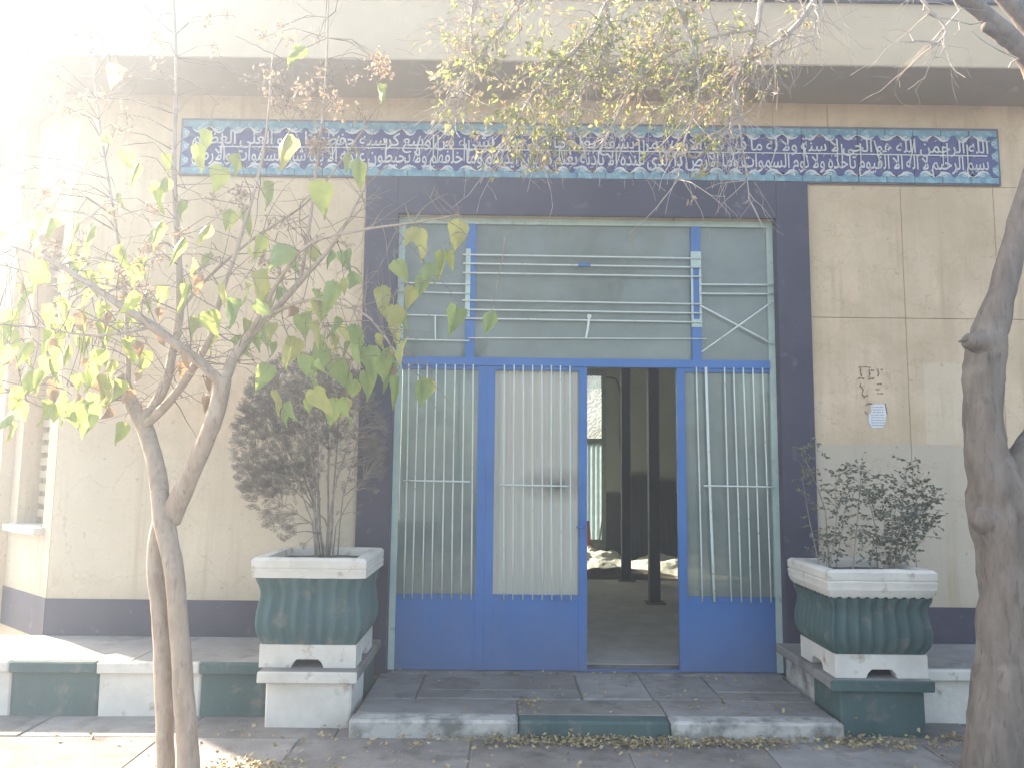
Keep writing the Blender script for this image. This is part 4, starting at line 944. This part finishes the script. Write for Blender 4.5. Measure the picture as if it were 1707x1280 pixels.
BP = [limb(bt, bb, 7, .05, 4) for bb in BOUGHS]
for pts in ([(1573, 48), (1571, 62), (1566, 66)], [(1553, 73), (1554, 88), (1548, 100), (1537, 111)], [(1570, 65), (1574, 80), (1566, 96), (1557, 96)], [(1553, 70), (1522, 68), (1517, 57)], [(1602, 16), (1575, 45), (1553, 71)], [(1698, 99), (1665, 84), (1635, 66), (1620, 52)], [(1697, 99), (1686, 105), (1681, 114)], [(1637, 37), (1618, 41), (1600, 37)],
            [(1600, 20), (1590, 2), (1600, -20)], [(1545, 22), (1560, 30), (1580, 32), (1598, 36), (1600, 50), (1590, 60)], [(1540, 18), (1543, -10)], [(1330, -10), (1342, 20), (1352, 50)]):
    bt.tube([p for p in [at(x, y, YR_-.28) for x, y in pts]], [.0055-.004*i/len(pts) for i in range(len(pts))], 5)
for bi, path in enumerate(BP):
    if bi in (10, 11, 12): reps = 1
    elif bi in (7, 9): reps = 2
    else: reps = 5
    for q, r in path[2:]:
        for _ in range(reps):
            d = Vector((rb_.gauss(-.45, .7), rb_.gauss(0, .55), rb_.gauss(-.55, .55)))
            if bi in (1, 2, 7) and rb_.random() < .3: d.x *= -.6
            pts = twig_path(bt, q, d, rb_.uniform(.12, .38), rb_.uniform(.0018, .0036), rb_, .30, .06, 4)
            for j in range(1, len(pts)):
                px, py = to_px(pts[j]); dn = density(px, py)
                if rb_.random() < dn*.62: ash_leaves(rb_.choice((BY, BY, BL, BL, BL, BL, BT)), pts[j], (pts[j]-pts[j-1]).normalized(), rb_.randrange(3, 8), .042)
                if rb_.random() < .35:
                    tp = twig_path(bt, pts[j], (pts[j]-pts[j-1]).normalized()+Vector((rb_.gauss(0, .8), rb_.gauss(0, .6), rb_.gauss(-.1, .6))), rb_.uniform(.06, .16), .0013, rb_, .4, .06, 3)
                    if rb_.random() < dn: ash_leaves(rb_.choice((BL, BL, BY, BT, BT)), tp[-1], (tp[-1]-tp[0]).normalized(), rb_.randrange(2, 6), .038)
bt.obj('drooping_twigs', M['twig_sunlit'], RT, kind='stuff')
BL.obj('small_leaves', M['bough_leaf'], RT, kind='stuff'); BY.obj('small_leaves', M['bough_leaf_y'], RT, kind='stuff'); BT.obj('small_leaves', M['bough_leaf_t'], RT, kind='stuff')

# ================================================================== PLANTS IN THE PLANTERS
rp = random.Random(52)
t = thing('feathery_shrub', (PL[0]+.02, PL[1], PL[3]-.05), 'tall dusty grey-brown feathery conifer shrub with many stems in the left planter', 'shrub')
sm = MB(); fo = MB(); base = Vector((PL[0]+.03, PL[1], PL[3]-.06)); YS_ = PL[1]
def spray(p, d, s):
    """a flat fan of scale-leaf twigs"""
    side = d.cross(Vector((rp.gauss(0, 1), rp.gauss(0, 1), rp.gauss(0, 1)))).normalized(); nrm = d.cross(side)
    k = rp.randrange(5, 8)
    for i in range(k):
        tt_ = i/(k-1); o = p + d*s*tt_*.8
        for sg in (-1, 1):
            e = (d*.75 + side*sg*.8 + nrm*rp.uniform(-.3, .3)).normalized(); l = s*(.62-.36*tt_)*rp.uniform(.7, 1.1); w_ = .0019+.0008*rp.random()
            q = o+e*l; wv_ = e.cross(nrm).normalized()*w_
            fo.add([o-wv_*.5, o+e*l*.5-wv_, q, o+e*l*.5+wv_], [(0, 1, 2, 3)])
    wv_ = side*.0022; fo.add([p-wv_, p+wv_, p+d*s*.9], [(0, 1, 2)])
stems = []
for px, py, w_ in ((445, 690, .0085), (425, 760, .007), (470, 620, .008), (505, 595, .009), (540, 600, .009), (570, 640, .008), (600, 680, .0075), (605, 800, .006), (480, 770, .006), (530, 690, .008), (455, 830, .006), (415, 700, .006), (620, 650, .005)):
    tip = at(px, py, YS_+rp.uniform(-.22, .2)); a = base+Vector((rp.uniform(-.07, .07), rp.uniform(-.05, .05), 0))
    m1 = a.lerp(tip, .33)+Vector((-(tip.x-a.x)*.2, 0, .05)); m2 = a.lerp(tip, .68)+Vector((-(tip.x-a.x)*.12, 0, .03))
    pp = [a, a.lerp(m1, .5)+Vector((rp.uniform(-.008, .008),)*3), m1, m1.lerp(m2, .5)+Vector((rp.uniform(-.012, .012),)*3), m2, m2.lerp(tip, .5), tip]
    sm.tube(pp, [w_*(1-.7*i/6) for i in range(7)], 6); stems.append(pp)
def inside(px, py):
    dx, dy = (px-515)/128, (py-745)/165
    if dx*dx+dy*dy > 1.0: return 0
    v = 1.0
    if 530 < px < 605 and 735 < py < 905: v = .12
    if 490 < px < 560 and 860 < py: v = .1
    if px < 480 and py < 830: v *= 1.5
    if py < 725: v *= 1.5
    if py > 820: v *= .45 if px < 500 else .2
    return v*(.45+1.1*max(0, .5+noise.noise(Vector((px/38, py/38, 1.3)))))
cnt = 0; allp = [q for s_ in stems for q in s_[2:]]
while cnt < 2300:
    px, py = rp.uniform(385, 648), rp.uniform(585, 915)
    if rp.random() > inside(px, py)/1.9: continue
    p = at(px, py, YS_+rp.gauss(0, .13)); q = min(allp, key=lambda v: (v-p).length_squared + max(0, v.z-p.z)*.5)
    out = (p-q); d = (out.normalized()*.7+Vector((p.x-base.x, p.y-base.y, .15)).normalized()*.6+Vector((rp.gauss(0, .35), rp.gauss(0, .35), rp.gauss(0, .35)))).normalized()
    if cnt % 4 == 0: sm.tube([q, q.lerp(p, .5)+Vector((0, 0, .012)), p], [.0026, .002, .0012], 4)
    spray(p-d*.03, d, rp.uniform(.045, .08)); cnt += 1
sm.obj('stems', M['twig_dark'], t, smooth=True); fo.obj('foliage', M['thuja'], t, kind='stuff')

t = thing('leafy_shrub', (PR[0], PR[1], PR[3]-.05), 'sparse upright shrub with tiny dark leaves on thin stems in the right planter', 'shrub')
sm = MB(); fo = MB(); YP = PR[1]
def leaflet(p, d, l):
    f_ = d.cross(Vector((rp.gauss(0, 1), rp.gauss(0, 1), rp.gauss(0, 1)))).normalized(); w_ = l*.30; n_ = d.cross(f_)*l*.12
    fo.add([p, p+d*l*.3-f_*w_+n_, p+d*l*.7-f_*w_*.8+n_, p+d*l, p+d*l*.7+f_*w_*.8+n_, p+d*l*.3+f_*w_+n_], [(0, 1, 2, 5), (5, 2, 3, 4)])
for pts, w_, lf in (([(1382, 930), (1376, 850), (1362, 810), (1345, 770), (1340, 745), (1368, 752)], .0045, 1.0), ([(1382, 930), (1395, 860), (1392, 815), (1400, 790), (1425, 778)], .004, 1.5), ([(1420, 935), (1430, 860), (1434, 810), (1436, 778), (1460, 795)], .005, 1.2), ([(1350, 935), (1348, 860), (1338, 800), (1345, 780)], .003, 1.2),
        ([(1392, 935), (1404, 880), (1412, 830), (1404, 805)], .003, 1.3), ([(1462, 935), (1460, 880), (1450, 840), (1437, 805)], .004, 2.2), ([(1478, 935), (1474, 870), (1470, 830), (1464, 818)], .003, 2.0), ([(1490, 935), (1502, 860), (1508, 815), (1513, 770)], .005, 1.6),
        ([(1498, 935), (1520, 870), (1530, 825), (1528, 800)], .004, 2.6), ([(1500, 935), (1530, 880), (1545, 840), (1558, 830)], .0035, 2.4), ([(1486, 935), (1486, 880), (1495, 840), (1490, 815)], .0035, 2.4), ([(1505, 935), (1538, 900), (1552, 865), (1550, 880)], .0025, 1.6),
        ([(1470, 935), (1490, 900), (1516, 860), (1540, 850)], .003, 2.4), ([(1450, 935), (1455, 905), (1440, 880)], .002, 2.0), ([(1375, 935), (1385, 905), (1400, 890)], .002, 2.4), ([(1520, 935), (1512, 900), (1522, 880)], .002, 2.4)):
    Y0 = YP+rp.uniform(-.16, .12); P = [at(x, y, Y0+rp.uniform(-.03, .03)) for x, y in pts]; P[0].z = PR[3]-.05
    P[0].x = max(PR[0]-.26, min(PR[0]+.26, P[0].x)); Q = []
    for i in range(len(P)-1):
        for s_ in range(6): Q.append(P[i].lerp(P[i+1], s_/6))
    Q.append(P[-1]); sm.tube(Q, [max(.0012, w_*(1-.75*i/len(Q))) for i in range(len(Q))], 5)
    for i, q in enumerate(Q[2:]):
        for _ in range(int(lf+rp.random())):
            d = Vector((rp.gauss(0, .9), rp.gauss(0, .7), rp.gauss(.25, .5))).normalized(); L = rp.uniform(.05, .12); e = q+d*L
            sm.tube([q, q.lerp(e, .5)+Vector((0, 0, .006)), e], [.0014, .0012, .001], 3)
            for j in range(rp.randrange(4, 8)):
                u = rp.uniform(.2, 1.05); sgn = rp.choice((-1, 1)); sd_ = d.cross(Vector((0, 0, 1))).normalized()*sgn
                leaflet(q.lerp(e, u)+Vector((0, 0, .003)), (d*.4+sd_*.8+Vector((rp.gauss(0, .3), rp.gauss(0, .3), rp.gauss(-.1, .3)))).normalized(), rp.uniform(.018, .03))
sm.obj('stems', M['twig_dark'], t, smooth=True); fo.obj('foliage', M['privet'], t, kind='stuff')

# ================================================================== FALLEN LEAVES
rl2 = random.Random(77)
def litter(name, spots, mats):
    b = MB()
    for cx_, cy_, sx_, sy_, z0, n in spots:
        for _ in range(n):
            x = rl2.gauss(cx_, sx_); y = rl2.gauss(cy_, sy_)
            z = z0
            if z0 < .05:
                if -1.5 < x < 1.4 and y > -1.06: y = -1.06-abs(rl2.gauss(0, .03))
                if x > 1.38 and y > -.97: y = -.97-rl2.random()*.05
                z = .006+abs(rl2.gauss(0, .012))
            l = rl2.uniform(.014, .036); w_ = l*rl2.uniform(.3, .5); a = rl2.uniform(0, 6.28)
            d = Vector((math.cos(a), math.sin(a), rl2.gauss(0, .35))).normalized(); e = Vector((-math.sin(a), math.cos(a), rl2.gauss(0, .45))).normalized(); c = Vector((x, y, z+.008)); up_ = Vector((0, 0, l*rl2.uniform(0, .35)))
            b.add([c-d*l*.5+up_, c-e*w_, c+d*l*.5+up_, c+e*w_], [(0, 1, 2), (0, 2, 3)], 0 if rl2.random() < .65 else 1)
    return b.obj(name, mats, None, kind='stuff')
litter('leaf_litter', [(.0, -1.13, .42, .05, 0, 520), (-.25, -1.10, .55, .03, 0, 160), (.75, -1.12, .3, .04, 0, 160), (1.55, -1.10, .22, .06, 0, 230), (-1.9, -1.52, .10, .05, 0, 130), (-1.7, -1.56, .2, .05, 0, 60), (0, -1.32, 1.7, .22, 0, 260), (.3, -.5, .8, .3, .10, 60), (0, -1.16, .9, .07, 0, 220),
                       (2.1, -.70, .12, .04, 0, 60), (-.42, -.72, .05, .10, .10, 45), (-.3, -.06, .9, .03, .10, 60), (.2, -.4, .6, .2, .10, 35), (.85, -.1, .25, .06, .10, 25), (.62, -.8, .25, .06, .10, 25), (-2.6, -1.1, .6, .12, 0, 30)], [M['litter'], M['litter_y']])

# ================================================================== GLARE VEIL: added scattering volume that imitates glare inside the lens
if GLARE_DENSITY > 0:
    hm = bpy.data.materials.new('lens_glare_veil'); hm.use_nodes = True; nt = hm.node_tree; nt.nodes.clear()
    out = nt.nodes.new('ShaderNodeOutputMaterial'); pv = nt.nodes.new('ShaderNodeVolumePrincipled')
    pv.inputs['Color'].default_value = (.68, .83, 1.0, 1); pv.inputs['Density'].default_value = GLARE_DENSITY; pv.inputs['Anisotropy'].default_value = GLARE_G
    nt.links.new(pv.outputs[0], out.inputs['Volume'])
    hb = MB(); hb.box(-GX-2, GX+2, -GX-2, GX+2, -1.3, 6.6); o = hb.obj('glare_veil', hm, None, kind='stuff')
